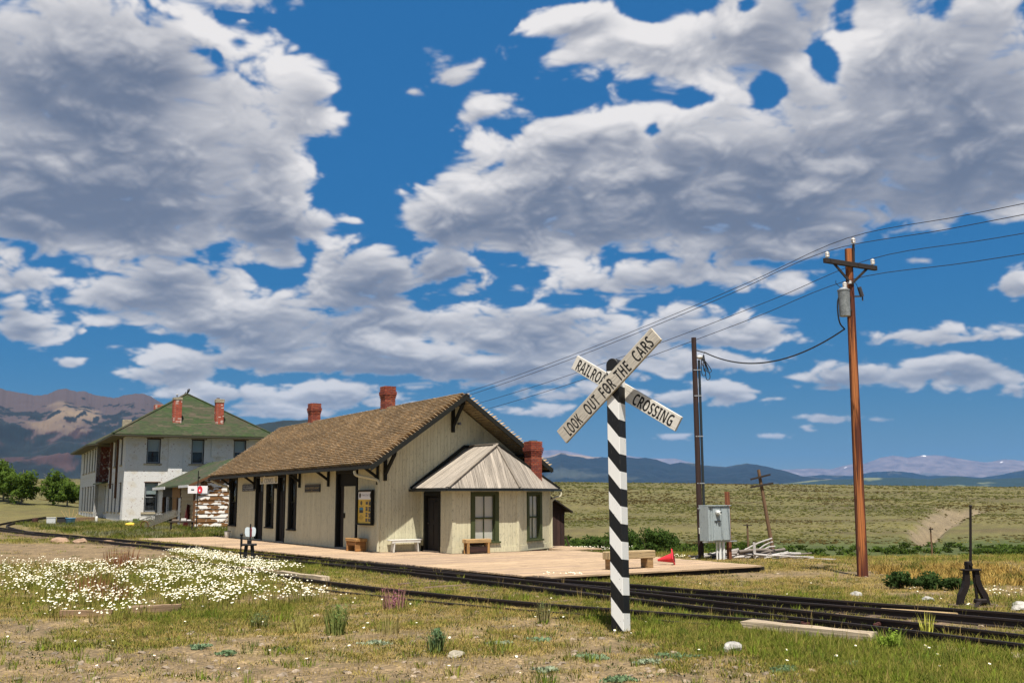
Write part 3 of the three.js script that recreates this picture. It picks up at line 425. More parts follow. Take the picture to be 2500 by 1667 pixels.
// eave brackets
for (const a of [0.12, 4.9, 8.22, 11.32, 14.44, 18.5]) { const b = group(depot, 'eave_bracket'); part(b, 'post', cb(0.1, 1.0, 0.1, 0.01, -0.06, 2.86, -a), trimDark); part(b, 'strut', beam(Lp(a, -0.08, 2.62), Lp(a, -0.72, 3.06), 0.08, 0.09), trimDark); part(b, 'arm', bx(0.72, 0.09, 0.08, -0.4, 3.08, -a), trimDark); }
for (const [b, y0, y1] of [[0.14, 2.5, 3.52], [WID / 2, 4.3, 5.42], [WID - 0.14, 2.5, 3.52]]) { const k = group(depot, 'gable_bracket'); part(k, 'post', cb(0.12, y1 - y0, 0.12, 0.012, b, (y0 + y1) / 2, 0.07), trimDark); part(k, 'strut', beam(Lp(-0.1, b, y0 + 0.25), Lp(-0.86, b, y1 - 0.1), 0.1, 0.1), trimDark); part(k, 'arm', bx(0.1, 0.1, 0.84, b, y1 - 0.06, 0.5), trimDark); }
part(depot, 'wall_lamp', merge([rod(Lp(-0.05, WID / 2 + 0.18, 4.62), Lp(-0.22, WID / 2 + 0.18, 4.66), 0.02), cy(0.07, 0.05, 0.1, 10, WID / 2 + 0.18, 4.62, 0.26)]), std([0.2, 0.2, 0.2], { metalness: 0.6, roughness: 0.4 }));
part(depot, 'downspout', merge([tube([Lp(0.36, -0.86, 2.86), Lp(0.34, -0.82, 2.72), Lp(0.22, -0.55, 2.64), Lp(0.02, -0.12, 2.52), Lp(-0.02, -0.075, 2.42)], 0.05, 24, 10), tube([Lp(-0.02, -0.075, 2.44), Lp(-0.02, -0.075, 1.2), Lp(-0.02, -0.075, 0.03)], 0.05, 8, 10)]), cream[2]);
part(depot, 'downspout', merge([tube([Lp(LEN + 0.5, -0.86, 2.86), Lp(LEN + 0.3, -0.5, 2.66), Lp(LEN + 0.06, -0.12, 2.5), Lp(LEN + 0.05, -0.08, 2.3)], 0.05, 20, 8)]), cream[0]);
// bay roof: weathered boards on three slopes, hip boards, gutter
const PL = { GL: [0.0, 1.2, 2.22], FL: [-2.8, 1.2, 2.2], FR: [-2.8, 4.12, 2.2], RB: [-1.15, 6.88, 2.2], BR: [0, 6.88, 2.22], AP: [-2.04, 3.6, 3.74], RW: [0, 3.6, 3.76] };
const bayRoof = group(bay, 'bay_roof'), greyWood = [0.78, 0.9, 1.0, 1.12].map((k) => woodMat([0.47 * k, 0.41 * k, 0.34 * k]));
function planked(parent, poly, w, thick, mats, name = 'roof_board', gap = 0.006) { // boards running up the slope from edge poly[0]-poly[1]
  const P = poly.map((p) => new THREE.Vector3(...p)), s = P[1].clone().sub(P[0]).normalize(), nrm = P[1].clone().sub(P[0]).cross(P[2].clone().sub(P[0])).normalize(); if (nrm.y < 0) nrm.negate(); const t = nrm.clone().cross(s).normalize(); if (P[2].clone().sub(P[0]).dot(t) < 0) t.negate();
  const q = P.map((p) => [p.clone().sub(P[0]).dot(s), p.clone().sub(P[0]).dot(t)]), lo = Math.min(...q.map((c) => c[0])), hi = Math.max(...q.map((c) => c[0])), n = Math.round((hi - lo) / w);
  const clip = (Q, keep, at) => { const o = []; for (let i = 0; i < Q.length; i++) { const A = Q[i], B = Q[(i + 1) % Q.length], ka = keep(A[0]), kb = keep(B[0]); if (ka) o.push(A); if (ka !== kb) { const f = (at - A[0]) / (B[0] - A[0]); o.push([at, A[1] + f * (B[1] - A[1])]); } } return o; };
  for (let i = 0; i < n; i++) {
    const u0 = mix(lo, hi, i / n) + gap / 2, u1 = mix(lo, hi, (i + 1) / n) - gap / 2; let Q = clip(q, (x) => x >= u0, u0); Q = clip(Q, (x) => x <= u1, u1); if (Q.length < 3) continue;
    const up = thick + bRng() * 0.008, ou = uvSeed() * 5, ov = uvSeed() * 5, at = ([u, v], k) => P[0].clone().addScaledVector(s, u).addScaledVector(t, v).addScaledVector(nrm, k).toArray(), T = Q.map((c) => at(c, up)), Bt = Q.map((c) => at(c, 0)), fs = [T, [...Bt].reverse()];
    for (let k = 0; k < Q.length; k++) { const l = (k + 1) % Q.length; fs.push([T[l], T[k], Bt[k], Bt[l]]); }
    const flip = new THREE.Vector3(...T[1]).sub(new THREE.Vector3(...T[0])).cross(new THREE.Vector3(...T[2]).sub(new THREE.Vector3(...T[0]))).dot(nrm) < 0;
    part(parent, name, polys(flip ? fs.map((f) => [...f].reverse()) : fs, (v) => { const d = new THREE.Vector3(...v).sub(P[0]); return [d.dot(t) + ou, d.dot(s) + ov]; }), mats[Math.floor(bRng() * mats.length)]);
  }
}
const LPp = (k) => Lp(...PL[k]);
planked(bayRoof, [LPp('FL'), LPp('GL'), LPp('RW'), LPp('AP')], 0.135, 0.022, greyWood); planked(bayRoof, [LPp('FL'), LPp('FR'), LPp('AP')], 0.15, 0.022, greyWood); planked(bayRoof, [LPp('FR'), LPp('RB'), LPp('AP')], 0.16, 0.022, greyWood);
part(bayRoof, 'roof_deck', polys([[LPp('GL'), LPp('FL'), LPp('AP'), LPp('RW')], [LPp('FL'), LPp('FR'), LPp('AP')], [LPp('FR'), LPp('RB'), LPp('AP')], [LPp('RB'), LPp('BR'), LPp('RW'), LPp('AP')]].map((f) => f.map(([x, y, z]) => [x, y - 0.012, z]))), lining);
part(bayRoof, 'soffit', polys([[LPp('GL'), LPp('FL'), LPp('FR'), LPp('RB'), LPp('BR')].map(([x, y, z]) => [x, 2.16, z])]), trimDark);
const capMat = woodMat([0.36, 0.31, 0.25]);
const lift = ([x, y, z], k) => [x, y + k, z];
for (const k of ['FL', 'FR']) part(bayRoof, 'hip_board', merge([beam(lift(LPp(k), 0.045), lift(LPp('AP'), 0.05), 0.17, 0.03)]), capMat);
part(bayRoof, 'hip_board', beam(lift(LPp('RB'), 0.035), lift(LPp('AP'), 0.04), 0.14, 0.05), trimDark); part(bayRoof, 'ridge_board', beam(lift(LPp('AP'), 0.055), lift(LPp('RW'), 0.055), 0.16, 0.04), capMat);
part(bayRoof, 'flashing', merge([beam(lift(Lp(-0.06, 1.16, 2.2), 0.03), lift(Lp(-0.06, 3.4, 3.74), 0.06), 0.12, 0.1), beam(Lp(-0.06, 3.36, 3.78), Lp(-0.06, 3.7, 3.8), 0.12, 0.1)]), trimDark);
const gutterMat = std([0.02, 0.024, 0.024], { roughness: 0.35, metalness: 0.3 }), offEdge = (k, da, db) => Lp(PL[k][0] + da, PL[k][1] + db, 2.15);
for (const [p, q] of [[offEdge('GL', 0, -0.06), offEdge('FL', -0.05, -0.06)], [offEdge('FL', -0.06, -0.06), offEdge('FR', -0.06, 0.02)], [offEdge('FR', -0.06, 0.02), offEdge('RB', -0.03, 0.06)]]) { const n = new THREE.Vector3(...q).sub(new THREE.Vector3(...p)).normalize().cross(new THREE.Vector3(0, 1, 0)).multiplyScalar(0.06); part(bayRoof, 'gutter', merge([beam(p, q, 0.1, 0.075), beam(lift(p, 0.045), lift(q, 0.045), 0.118, 0.012)]), gutterMat); }
part(bayRoof, 'downspout', merge([tube([Lp(-1.2, 6.92, 2.08), Lp(-1.22, 6.9, 1.95), Lp(-1.22, 6.62, 1.86), Lp(-1.2, 6.5, 1.76)], 0.05, 20, 8), tube([Lp(-1.2, 6.49, 1.8), Lp(-1.19, 6.49, 0.9), Lp(-1.19, 6.49, 0.03)], 0.045, 6, 8)]), cream[1]);
// brick chimneys
const brickM = [[0.36, 0.072, 0.034], [0.30, 0.056, 0.03], [0.42, 0.105, 0.05], [0.25, 0.05, 0.03]].map((c) => rough(c, { bumpScale: 0.003 })), mortar = rough([0.52, 0.42, 0.34]), lead = std([0.34, 0.36, 0.38], { metalness: 0.5, roughness: 0.5 });
const brickG = [0.195, 0.095, 0.145].map((l) => cb(l, 0.062, 0.095, 0.004));
function brickChimney(parent, x, z, y0, y1, w, corbel = 7, rnd = rngOf(71)) {
  const c = group(parent, 'chimney'), ch = 0.074, n = Math.round((y1 - y0) / ch); part(c, 'mortar', bx(w - 0.024, y1 - y0 - 0.02, w - 0.024, x, (y0 + y1) / 2 - 0.01, z), mortar);
  for (let i = 0; i < n; i++) {
    const left = n - 1 - i, out = corbel && left < corbel ? [0.018, 0.018, 0.018, 0.05, 0.05, 0.032, 0.016][left] : 0, W = w + out * 2, y = y0 + (i + 0.5) * ch;
    if (out > 0.01) part(c, 'mortar', bx(W - 0.024, ch - 0.01, W - 0.024, x, y, z), mortar);
    for (let s = 0; s < 4; s++) { const off = i % 2 ? 0.1025 : 0; for (let u = -W / 2 - off; u < W / 2 - 0.02;) { let L = 0.195, g = 0, a = Math.max(u, -W / 2), b = Math.min(u + L, W / 2); const len = b - a; if (len > 0.06) { const m = part(c, 'brick', brickG[len > 0.17 ? 0 : len > 0.12 ? 2 : 1], brickM[Math.floor(rnd() * 4)]); const k = len / (len > 0.17 ? 0.195 : len > 0.12 ? 0.145 : 0.095); m.scale.x = k * 0.985; const mid = (a + b) / 2, d = W / 2 - 0.0475 + 0.002; m.position.set(x + [mid, d, -mid, -d][s], y, z + [d, -mid, -d, mid][s]); m.rotation.y = s * Math.PI / 2; } u += L + 0.01; } }
  }
  part(c, 'flue', bx(w * 0.5, 0.03, w * 0.5, x, y1 + 0.0, z), lining); return c;
}
brickChimney(roof, WID / 2, -5.8, 5.1, 6.58, 0.48); brickChimney(roof, WID / 2, -14.55, 5.1, 6.58, 0.48, 7, rngOf(72)); brickChimney(bayRoof, 5.55, 1.42, 2.25, 3.98, 0.47, 7, rngOf(73));
for (const a of [5.8, 14.55]) part(roof, 'flashing', merge([slab([rp(a - 0.3, WID / 2 - 0.42, 0.04), rp(a - 0.3, WID / 2 - 0.2, 0.05), rp(a + 0.3, WID / 2 - 0.2, 0.05), rp(a + 0.3, WID / 2 - 0.42, 0.04)], 0.01), bx(0.5, 0.12, 0.5, WID / 2, 5.52, -a)]), lead);

// ---------- signs on the depot ----------
const ink = 'rgb(16,15,14)';
function board(frame, u0, u1, y0, y1, n, thick, draw, px, edge) { // flat sign: picture on its face, plain edges
  const cvs = canvasTex(px, Math.round(px * (y1 - y0) / (u1 - u0)), draw), body = wbox(frame, u0, u1, y0, y1, n, n + thick), face = polys([[frame(u1, y0, n + thick + 0.002), frame(u0, y0, n + thick + 0.002), frame(u0, y1, n + thick + 0.002), frame(u1, y1, n + thick + 0.002)]]);
  face.setAttribute('uv', new THREE.BufferAttribute(new Float32Array([0, 0, 1, 0, 1, 1, 0, 0, 1, 1, 0, 1]), 2)); return [body, face, new THREE.MeshStandardMaterial({ map: cvs, roughness: 0.6 }), edge];
}
function sign(name, label, spec, turn) { const t = thing(name, label, 'sign', [CORNER[0], DECK, CORNER[1]], YAW); const [b, f, m, e] = spec; part(t, 'panel', b, e); part(t, 'lettering', f, m); return t; }
const fit = (x, s, X, Y, w, size, face) => { x.font = size + 'px ' + face; const k = w / x.measureText(s).width; x.save(); x.translate(X, Y); x.scale(k, 1); x.textAlign = 'center'; x.textBaseline = 'middle'; x.fillText(s, 0, 0); x.restore(); };
sign('station_sign', 'white station sign reading COMO under the depot eave', board(fLong, 9.65, 12.1, 2.56, 2.875, 0.5, 0.03, (x, w, h) => { x.fillStyle = 'rgb(222,214,190)'; x.fillRect(0, 0, w, h); x.fillStyle = ink; fit(x, 'COMO', w * 0.49, h * 0.54, w * 0.5, h * 0.86, 'bold serif'); for (const k of [0.1, 0.9]) { x.fillStyle = 'rgb(120,104,60)'; x.beginPath(); x.ellipse(w * k, h * 0.5, w * 0.06, h * 0.4, 0, 0, 7); x.fill(); x.fillStyle = 'rgb(214,196,130)'; x.beginPath(); x.ellipse(w * k, h * 0.46, w * 0.04, h * 0.26, 0, 0, 7); x.fill(); x.fillStyle = ink; x.fillRect(w * (k - 0.035), h * 0.74, w * 0.07, h * 0.08); x.fillRect(w * (k - 0.035), h * 0.16, w * 0.07, h * 0.06); } x.fillStyle = ink; x.fillRect(w * 0.765, h * 0.7, w * 0.012, h * 0.1); }, 512, trimDark));
sign('telegraph_sign', 'black enamel TELEGRAPH office sign on the cream depot wall', board(fLong, 14.45, 16.36, 2.28, 2.60, 0.04, 0.025, (x, w, h) => { x.fillStyle = 'rgb(14,16,24)'; x.fillRect(0, 0, w, h); x.fillStyle = 'rgb(222,222,214)'; fit(x, 'WESTERN UNION', w / 2, h * 0.2, w * 0.86, h * 0.24, 'bold sans-serif'); fit(x, 'TELEGRAPH', w / 2, h * 0.52, w * 0.92, h * 0.36, 'bold sans-serif'); fit(x, '& CABLE OFFICE', w / 2, h * 0.83, w * 0.9, h * 0.22, 'bold sans-serif'); }, 512, trimDark));
sign('express_sign', 'small black railway express agency sign with gold letters', board(fLong, 5.82, 7.56, 2.16, 2.47, 0.04, 0.025, (x, w, h) => { x.fillStyle = 'rgb(20,17,14)'; x.fillRect(0, 0, w, h); x.fillStyle = 'rgb(190,160,96)'; x.fillRect(w * 0.03, h * 0.06, w * 0.94, h * 0.03); x.fillRect(w * 0.03, h * 0.9, w * 0.94, h * 0.03); fit(x, 'RAILWAY EXPRESS AGENCY', w / 2, h * 0.47, w * 0.92, h * 0.4, 'bold serif'); fit(x, 'INC.', w / 2, h * 0.75, w * 0.12, h * 0.14, 'serif'); }, 512, trimDark));
sign('notice_board', 'tall yellow notice board with small photographs, framed in black', board(fLong, 0.50, 1.74, 0.99, 2.13, 0.06, 0.05, (x, w, h) => {
  x.fillStyle = 'rgb(222,184,70)'; x.fillRect(0, 0, w, h); x.fillStyle = 'rgb(236,232,228)'; x.fillRect(0, 0, w, h * 0.25); x.fillStyle = 'rgb(244,226,160)'; x.fillRect(0, h * 0.24, w, h * 0.015); const oval = (X, Y, a, b) => { x.fillStyle = 'rgb(34,22,10)'; x.beginPath(); x.ellipse(X, Y, a, b, 0, 0, 7); x.fill(); x.strokeStyle = 'rgb(200,180,120)'; x.lineWidth = w * 0.008; x.beginPath(); x.ellipse(X, Y, a * 0.55, b * 0.5, 0, 0, 7); x.stroke(); };
  oval(w * 0.14, h * 0.12, w * 0.075, h * 0.072); oval(w * 0.91, h * 0.12, w * 0.07, h * 0.072); oval(w * 0.24, h * 0.36, w * 0.075, h * 0.068); x.fillStyle = ink; fit(x, 'TOWN SCIENCE', w * 0.53, h * 0.115, w * 0.54, h * 0.075, 'bold serif'); fit(x, 'COMO HISTORY', w * 0.25, h * 0.455, w * 0.42, h * 0.018, 'bold sans-serif'); x.fillRect(w * 0.15, h * 0.485, w * 0.2, h * 0.008);
  const sk = x.createLinearGradient(0, h * 0.5, 0, h * 0.67); sk.addColorStop(0, 'rgb(40,110,150)'); sk.addColorStop(0.42, 'rgb(60,140,170)'); sk.addColorStop(0.5, 'rgb(70,60,50)'); sk.addColorStop(1, 'rgb(30,26,24)'); x.fillStyle = sk; x.fillRect(w * 0.1, h * 0.505, w * 0.28, h * 0.165); x.fillStyle = 'rgb(120,96,30)'; x.fillRect(w * 0.03, h * 0.695, w * 0.44, h * 0.006); x.fillStyle = 'rgb(90,66,20)'; [0.16, 0.24, 0.36, 0.3, 0.2].forEach((k, i) => x.fillRect(w * (0.24 - k / 2), h * (0.735 + i * 0.036), w * k, h * 0.012)); x.fillRect(w * 0.56, h * 0.275, w * 0.04, h * 0.02); x.fillRect(w * 0.65, h * 0.28, w * 0.33, h * 0.014);
  const r = rngOf(8); [[0.56, 0.315, 0.16, 0.09], [0.78, 0.31, 0.18, 0.125], [0.56, 0.48, 0.15, 0.13], [0.77, 0.475, 0.19, 0.155], [0.56, 0.655, 0.14, 0.06], [0.56, 0.735, 0.14, 0.06], [0.77, 0.66, 0.19, 0.15], [0.56, 0.84, 0.15, 0.1], [0.76, 0.84, 0.19, 0.1]].forEach(([X, Y, A, B]) => { x.fillStyle = 'rgb(52,44,36)'; x.fillRect(w * X, h * Y, w * A, h * B); for (let i = 0; i < 14; i++) { const g = 40 + r() * 170; x.fillStyle = `rgb(${g},${g * 0.95},${g * 0.85})`; x.fillRect(w * (X + r() * A * 0.8), h * (Y + r() * B * 0.8), w * A * 0.2 * r(), h * B * 0.35 * r()); } });
}, 384, trimDark)).children[0].scale.set(1, 1, 1);
{ const nb = scene.children.find((o) => o.name === 'notice_board'); for (const [u0, u1, y0, y1] of [[0.44, 0.5, 0.93, 2.19], [1.74, 1.80, 0.93, 2.19], [0.5, 1.74, 0.93, 0.99], [0.5, 1.74, 2.13, 2.19]]) part(nb, 'frame', wbox(fLong, u0, u1, y0, y1, 0.05, 0.16), trimDark); }
// ---------- plank platform ----------
{
  const plat = thing('station_platform', 'wide low platform of bare reddish planks in front of the depot', 'platform', [CORNER[0], 0, CORNER[1]], YAW), r = rngOf(44), mats = [0.86, 0.95, 1.02, 1.1, 0.78].map((k, i) => woodMat([0.53 * k, 0.375 * k, 0.235 * k * (i === 4 ? 1.1 : 1)], { bumpScale: 0.003 }));
  for (let a = -12.9; a < 19.9; a += 0.243) {
    const b0 = frontEdge(a) + (r() - 0.5) * 0.07 + (a < -12.2 ? 0.25 : 0), b1 = a > 0.03 ? a > LEN - 0.1 ? 0.2 + (r() - 0.5) * 0.1 : -0.03 : a > -2.5 ? 1.56 : mix(5.62, 6.4, clamp((a + 12.9) / 12)) + (r() - 0.5) * 0.1, len = b1 - b0; if (len < 0.3) continue;
    const split = len > 4 && r() < 0.6 ? mix(0.35, 0.65, r()) : 0, seg = split ? [[b0, b0 + len * split - 0.004], [b0 + len * split + 0.004, b1]] : [[b0, b1]];
    for (const [p, q] of seg) part(plat, 'plank', cb(q - p, 0.045, 0.233, 0.005, (p + q) / 2, DECK - 0.0225 + (r() - 0.5) * 0.006, -(a + 0.12)), mats[Math.floor(r() * 5)]);
    if (a < 0 && a > -2.5) part(plat, 'plank', cb(1.6, 0.045, 0.233, 0.005, 7.2 - 0.1, DECK - 0.0225, -(a + 0.12)), mats[1]);
  }
  const P = (a, b) => [b, 0, -a];
  for (const a of [-12.8]) part(plat, 'joist', beam([frontEdge(a) + 0.2, 0.06, 12.78], [5.6, 0.06, 12.78], 0.06, 0.12), doorDark);
  for (let b = 0.25; b < 8; b += 1.2) part(plat, 'joist', beam([mix(-1.62, -1.62, 0) + b + 0.02, 0.06, 12.7], [Math.min(-4.0 + b, -0.2 + b), 0.06, -19.6].map((v, i) => i === 0 ? frontEdge(18) + b : v), 0.08, 0.11), doorDark);
}
// ---------- the white brick hotel ----------
const HYAW = 0.4767, HPOS = [-29.767, 0.45, 78.05], Hp = (a, b, y) => [b, y, -a];
const hotel = thing('brick_hotel', 'two-storey white painted brick hotel with green hipped roof and red chimneys', 'house', HPOS, HYAW);
const brickPaint = (u, v) => { const row = Math.floor(v * 26), uu = u * 10 + (row % 2) * 0.5, fx = uu - Math.floor(uu), fy = v * 26 - row; return [row, Math.floor(uu), Math.min(fx, 1 - fx) * 0.2, Math.min(fy, 1 - fy) * 0.08]; };
const WBRICK = tex(1024, 1024, 2.1, 2.1, (u, v) => {
  const [row, cell, ex, ey] = brickPaint(u, v), j = Math.min(ex, ey) < 0.007, chip = pfbm(u, v, 26, 26, 3, 81) + 0.25 * hash2(cell % 10, row, 5) , grime = pfbm(u, v, 3, 5, 4, 83), n = pfbm(u, v, 40, 40, 2, 85);
  let c = [0.93, 0.925, 0.91].map((k) => k * (0.93 + 0.07 * n)); if (j) c = c.map((k) => k * 0.93); c = c.map((k, i) => mix(k, [0.80, 0.74, 0.62][i], sstep(0.60, 0.85, grime) * 0.35)); if (chip > 0.985) c = [0.46, 0.24, 0.17]; else if (chip > 0.97) c = [0.66, 0.56, 0.48]; return c;
}), WBRICKB = tex(1024, 1024, 2.1, 2.1, (u, v) => { const [, , ex, ey] = brickPaint(u, v); return sstep(0.0, 0.014, Math.min(ex, ey)) * 0.8 + 0.2 * pfbm(u, v, 60, 60, 2, 86); }, false);
const RBRICK = tex(512, 512, 1.04, 1.04, (u, v) => { const [row, cell, ex, ey] = brickPaint(u / 2, v / 2), k = 0.7 + 0.5 * hash2(cell, row, 9), p = pfbm(u, v, 7, 7, 3, 88); return Math.min(ex, ey) < 0.008 ? [0.5, 0.42, 0.36] : p > 0.64 ? [0.78, 0.72, 0.66] : [0.50 * k, 0.21 * k, 0.15 * k]; });
const white = std([0.90, 0.90, 0.91], { map: WBRICK, bumpMap: WBRICKB, bumpScale: 0.012, roughness: 0.9 }), redBrick = std([1, 1, 1], { map: RBRICK, bumpMap: WBRICKB, bumpScale: 0.01 });
const GREEN = tex(1024, 1024, 7, 7, (u, v) => { const rows = 64, row = Math.floor(v * rows), fy = v * rows - row, t = pfbm(u, v, 40, 96, 2, 91), cell = Math.floor(u * 28 + hash2(row, 3, 2) * 28), gone = hash2(cell >> 2, row, 14) + 0.55 * (pfbm(u, v, 4, 6, 3, 93) - 0.5), moss = pfbm(u, v, 5, 7, 4, 95), fresh = hash2(cell, row, 21); let c = [0.40, 0.47, 0.30].map((k) => k * (0.78 + 0.44 * t + 0.12 * (hash2(cell, row, 6) - 0.5))); if (moss > 0.56) c = c.map((k, i) => k * [0.86, 1.0, 0.78][i]); if (moss < 0.36) c = c.map((k, i) => mix(k, [0.50, 0.46, 0.38][i], 0.5)); if (fresh > 0.93) c = [0.30, 0.46, 0.22]; if (gone > 0.955) c = [0.60, 0.55, 0.46]; if (fy < 0.13) c = c.map((k) => k * 0.72); return c; });
const GREENB = tex(512, 512, 7, 7, (u, v) => { const f = v * 64 - Math.floor(v * 64); return 0.75 * (1 - f) + 0.25 * pfbm(u, v, 80, 80, 2, 97); }, false);
const greenRoof = std([0.27, 0.255, 0.245], { map: GREEN, bumpMap: GREENB, bumpScale: 0.02, roughness: 0.95 });
const sashGrey = paintMat([0.36, 0.38, 0.40]), sashBlack = paintMat([0.02, 0.02, 0.022]), rustWood = woodMat([0.16, 0.075, 0.03]), unlitRoomPaint = std([0.012, 0.013, 0.016]), greyBlind = std([0.30, 0.35, 0.36]), brickSill = rough([0.70, 0.60, 0.42]);
const hFront = (u, y, n) => Hp(-n, u, y), hSide = (b0) => (u, y, n) => Hp(u, b0 - n, y);
// wall with window openings, cut as blocks round the holes so that each hole is real
function holedWall(parent, f, u0, u1, y0, y1, holes, mat, name = 'wall', deep = 0.3) {
  const us = [...new Set([u0, u1, ...holes.flatMap((h) => [h[0], h[1]])])].sort((a, b) => a - b), out = [];
  for (let i = 0; i + 1 < us.length; i++) { const a = us[i], b = us[i + 1], m = (a + b) / 2; let y = y0; for (const h of holes.filter((q) => m > q[0] && m < q[1]).sort((p, q) => p[2] - q[2])) { if (h[2] > y + 0.001) out.push(wbox(f, a, b, y, h[2], -deep, 0)); y = h[3]; } if (y1 > y + 0.001) out.push(wbox(f, a, b, y, y1, -deep, 0)); }
  const g = merge(out), p = g.attributes.position, n = g.attributes.normal, uv = g.attributes.uv; for (let i = 0; i < p.count; i++) { const nx = Math.abs(n.getX(i)), ny = Math.abs(n.getY(i)); ny > 0.7 ? uv.setXY(i, p.getX(i), p.getZ(i)) : nx > 0.5 ? uv.setXY(i, p.getZ(i), p.getY(i)) : uv.setXY(i, p.getX(i), p.getY(i)); }
  return part(parent, name, g, mat);
}
function hotelWindow(parent, f, u0, u1, y0, y1, blindTo = 0.55) {
  const w = group(parent, 'window'), m = (y0 + y1) / 2, F = [];
  for (const [a, b, c, d] of [[u0, u0 + 0.06, y0, y1], [u1 - 0.06, u1, y0, y1], [u0 + 0.06, u1 - 0.06, y1 - 0.06, y1], [u0 + 0.06, u1 - 0.06, y0, y0 + 0.05]]) F.push(wbox(f, a, b, c, d, -0.2, -0.06)); part(w, 'frame', merge(F), sashBlack);
  for (const [a, b, n] of [[y0 + 0.05, m + 0.025, -0.15], [m - 0.025, y1 - 0.06, -0.11]]) { const s = []; for (const [p, q, r, t] of [[u0 + 0.06, u0 + 0.12, a, b], [u1 - 0.12, u1 - 0.06, a, b], [u0 + 0.12, u1 - 0.12, a, a + 0.06], [u0 + 0.12, u1 - 0.12, b - 0.05, b]]) s.push(wbox(f, p, q, r, t, n - 0.03, n)); part(w, 'sash', merge(s), sashGrey); part(w, 'pane', polys([[f(u0 + 0.12, a + 0.06, n - 0.016), f(u1 - 0.12, a + 0.06, n - 0.016), f(u1 - 0.12, b - 0.05, n - 0.016), f(u0 + 0.12, b - 0.05, n - 0.016)]]), glass); }
  part(w, 'unlit_room_panel', wbox(f, u0, u1, y0, y1, -0.42, -0.36), unlitRoomPaint);  // near-black panel painted to look like the unlit interior behind the panes
  if (blindTo) part(w, 'window_blind', wbox(f, u0 + 0.08, u1 - 0.08, mix(y1, y0, blindTo), y1 - 0.06, -0.24, -0.23), greyBlind);
  part(w, 'sill', wbox(f, u0 - 0.2, u1 + 0.14, y0 - 0.14, y0 - 0.001, -0.2, 0.07), brickSill); part(w, 'lintel', wbox(f, u0 - 0.06, u1 + 0.18, y1 + 0.0, y1 + 0.06, -0.2, 0.03), rustWood);
  return w;
}
const HE = 6.62, frontWin = [[1.56, 2.59, 4.44, 6.36], [4.92, 5.9, 4.44, 6.34], [8.21, 9.2, 4.44, 6.36], [1.54, 2.52, 0.72, 2.98]];
holedWall(hotel, hFront, 0, 10.47, -0.4, HE, frontWin, white); frontWin.forEach((w, i) => hotelWindow(hotel, hFront, ...w, [0.5, 0.52, 0.5, 0.4][i]));
for (const [u0, u1, y0, y1] of [[3.18, 4.24, -0.35, 6.5], [6.45, 7.61, 4.98, 6.5]]) { const g = wbox(hFront, u0, u1, y0, y1, 0.0, 0.1); const p = g.attributes.position, n = g.attributes.normal; for (let i = 0; i < p.count; i++) g.attributes.uv.setXY(i, Math.abs(n.getX(i)) > 0.7 ? p.getZ(i) : p.getX(i), p.getY(i)); part(hotel, 'chimney_breast', g, white); }
part(hotel, 'plinth', wbox(hFront, -0.06, 10.5, -0.4, 0.16, 0, 0.06), white);
const sideWin = [...[2.3, 6.9, 10.5].map((a) => [a - 0.55, a + 0.55, 4.4, 6.4]), ...[2.0, 5.2, 7.6, 10.4].map((a) => [a - 0.5, a + 0.5, 0.72, 2.95])], fS = hSide(0);
holedWall(hotel, fS, 0.3, 11.2, -0.4, HE, sideWin, white); sideWin.forEach((w) => hotelWindow(hotel, fS, ...w, 0));
for (const [a, lo] of [[4.6, 1.8], [8.8, 2.6]]) part(hotel, 'downspout', merge([rod(fS(a, lo, 0.08), fS(a, 6.5, 0.08), 0.09), bx(0.06, 6.4 - lo, 0.5, -0.02, (6.4 + lo) / 2, -a)]), rustWood);
const fR = hSide(0.3), recWin = [12.6, 13.9, 16.2].map((a) => [a - 0.4, a + 0.4, 0.6, 2.9]);
holedWall(hotel, fR, 11.2, 17, -0.4, 3.3, recWin, white); recWin.forEach((w) => hotelWindow(hotel, fR, ...w, 0));
part(hotel, 'wall', merge([wbox(hSide(3), 11.2, 17, 3.3, HE, -0.2, 0), wbox((u, y, n) => Hp(17 - n, u, y), -0.5, 3, 3.3, HE, -0.2, 0), wbox((u, y, n) => Hp(11.2 + n, u, y), 0, 3.2, 3.3, HE, -0.3, 0)]), redBrick, 'bare red brick wall in the open upper porch');
part(hotel, 'wall', wbox((u, y, n) => Hp(17 - n, u, y), -0.5, 0.35, -0.4, 3.28, -0.2, 0), white); part(hotel, 'porch_roof', slab([Hp(11.25, -0.7, 3.15), Hp(16.95, -0.7, 3.15), Hp(16.95, 3.0, 3.75), Hp(11.25, 3.0, 3.75)], 0.12, (v) => [v[2], v[0]]), greenRoof);
const fW = hSide(-0.5), wingWin = [...[18.6, 21.2, 24, 27, 30.2].map((a) => [a - 0.6, a + 0.6, 4.35, 6.35]), ...[18.6, 21.2, 24, 27, 30.2].map((a) => [a - 0.6, a + 0.6, 0.6, 2.9])];
holedWall(hotel, fW, 17, 34, -0.4, HE, wingWin, white); wingWin.forEach((w) => hotelWindow(hotel, fW, ...w, 0));
part(hotel, 'wall', merge([wbox((u, y, n) => Hp(33.7 - n, u, y), -0.5, 10.4, -0.4, HE, -0.3, 0), wbox(hSide(10.47), 0.3, 34, -0.4, HE, -0.3, 0)]), white);
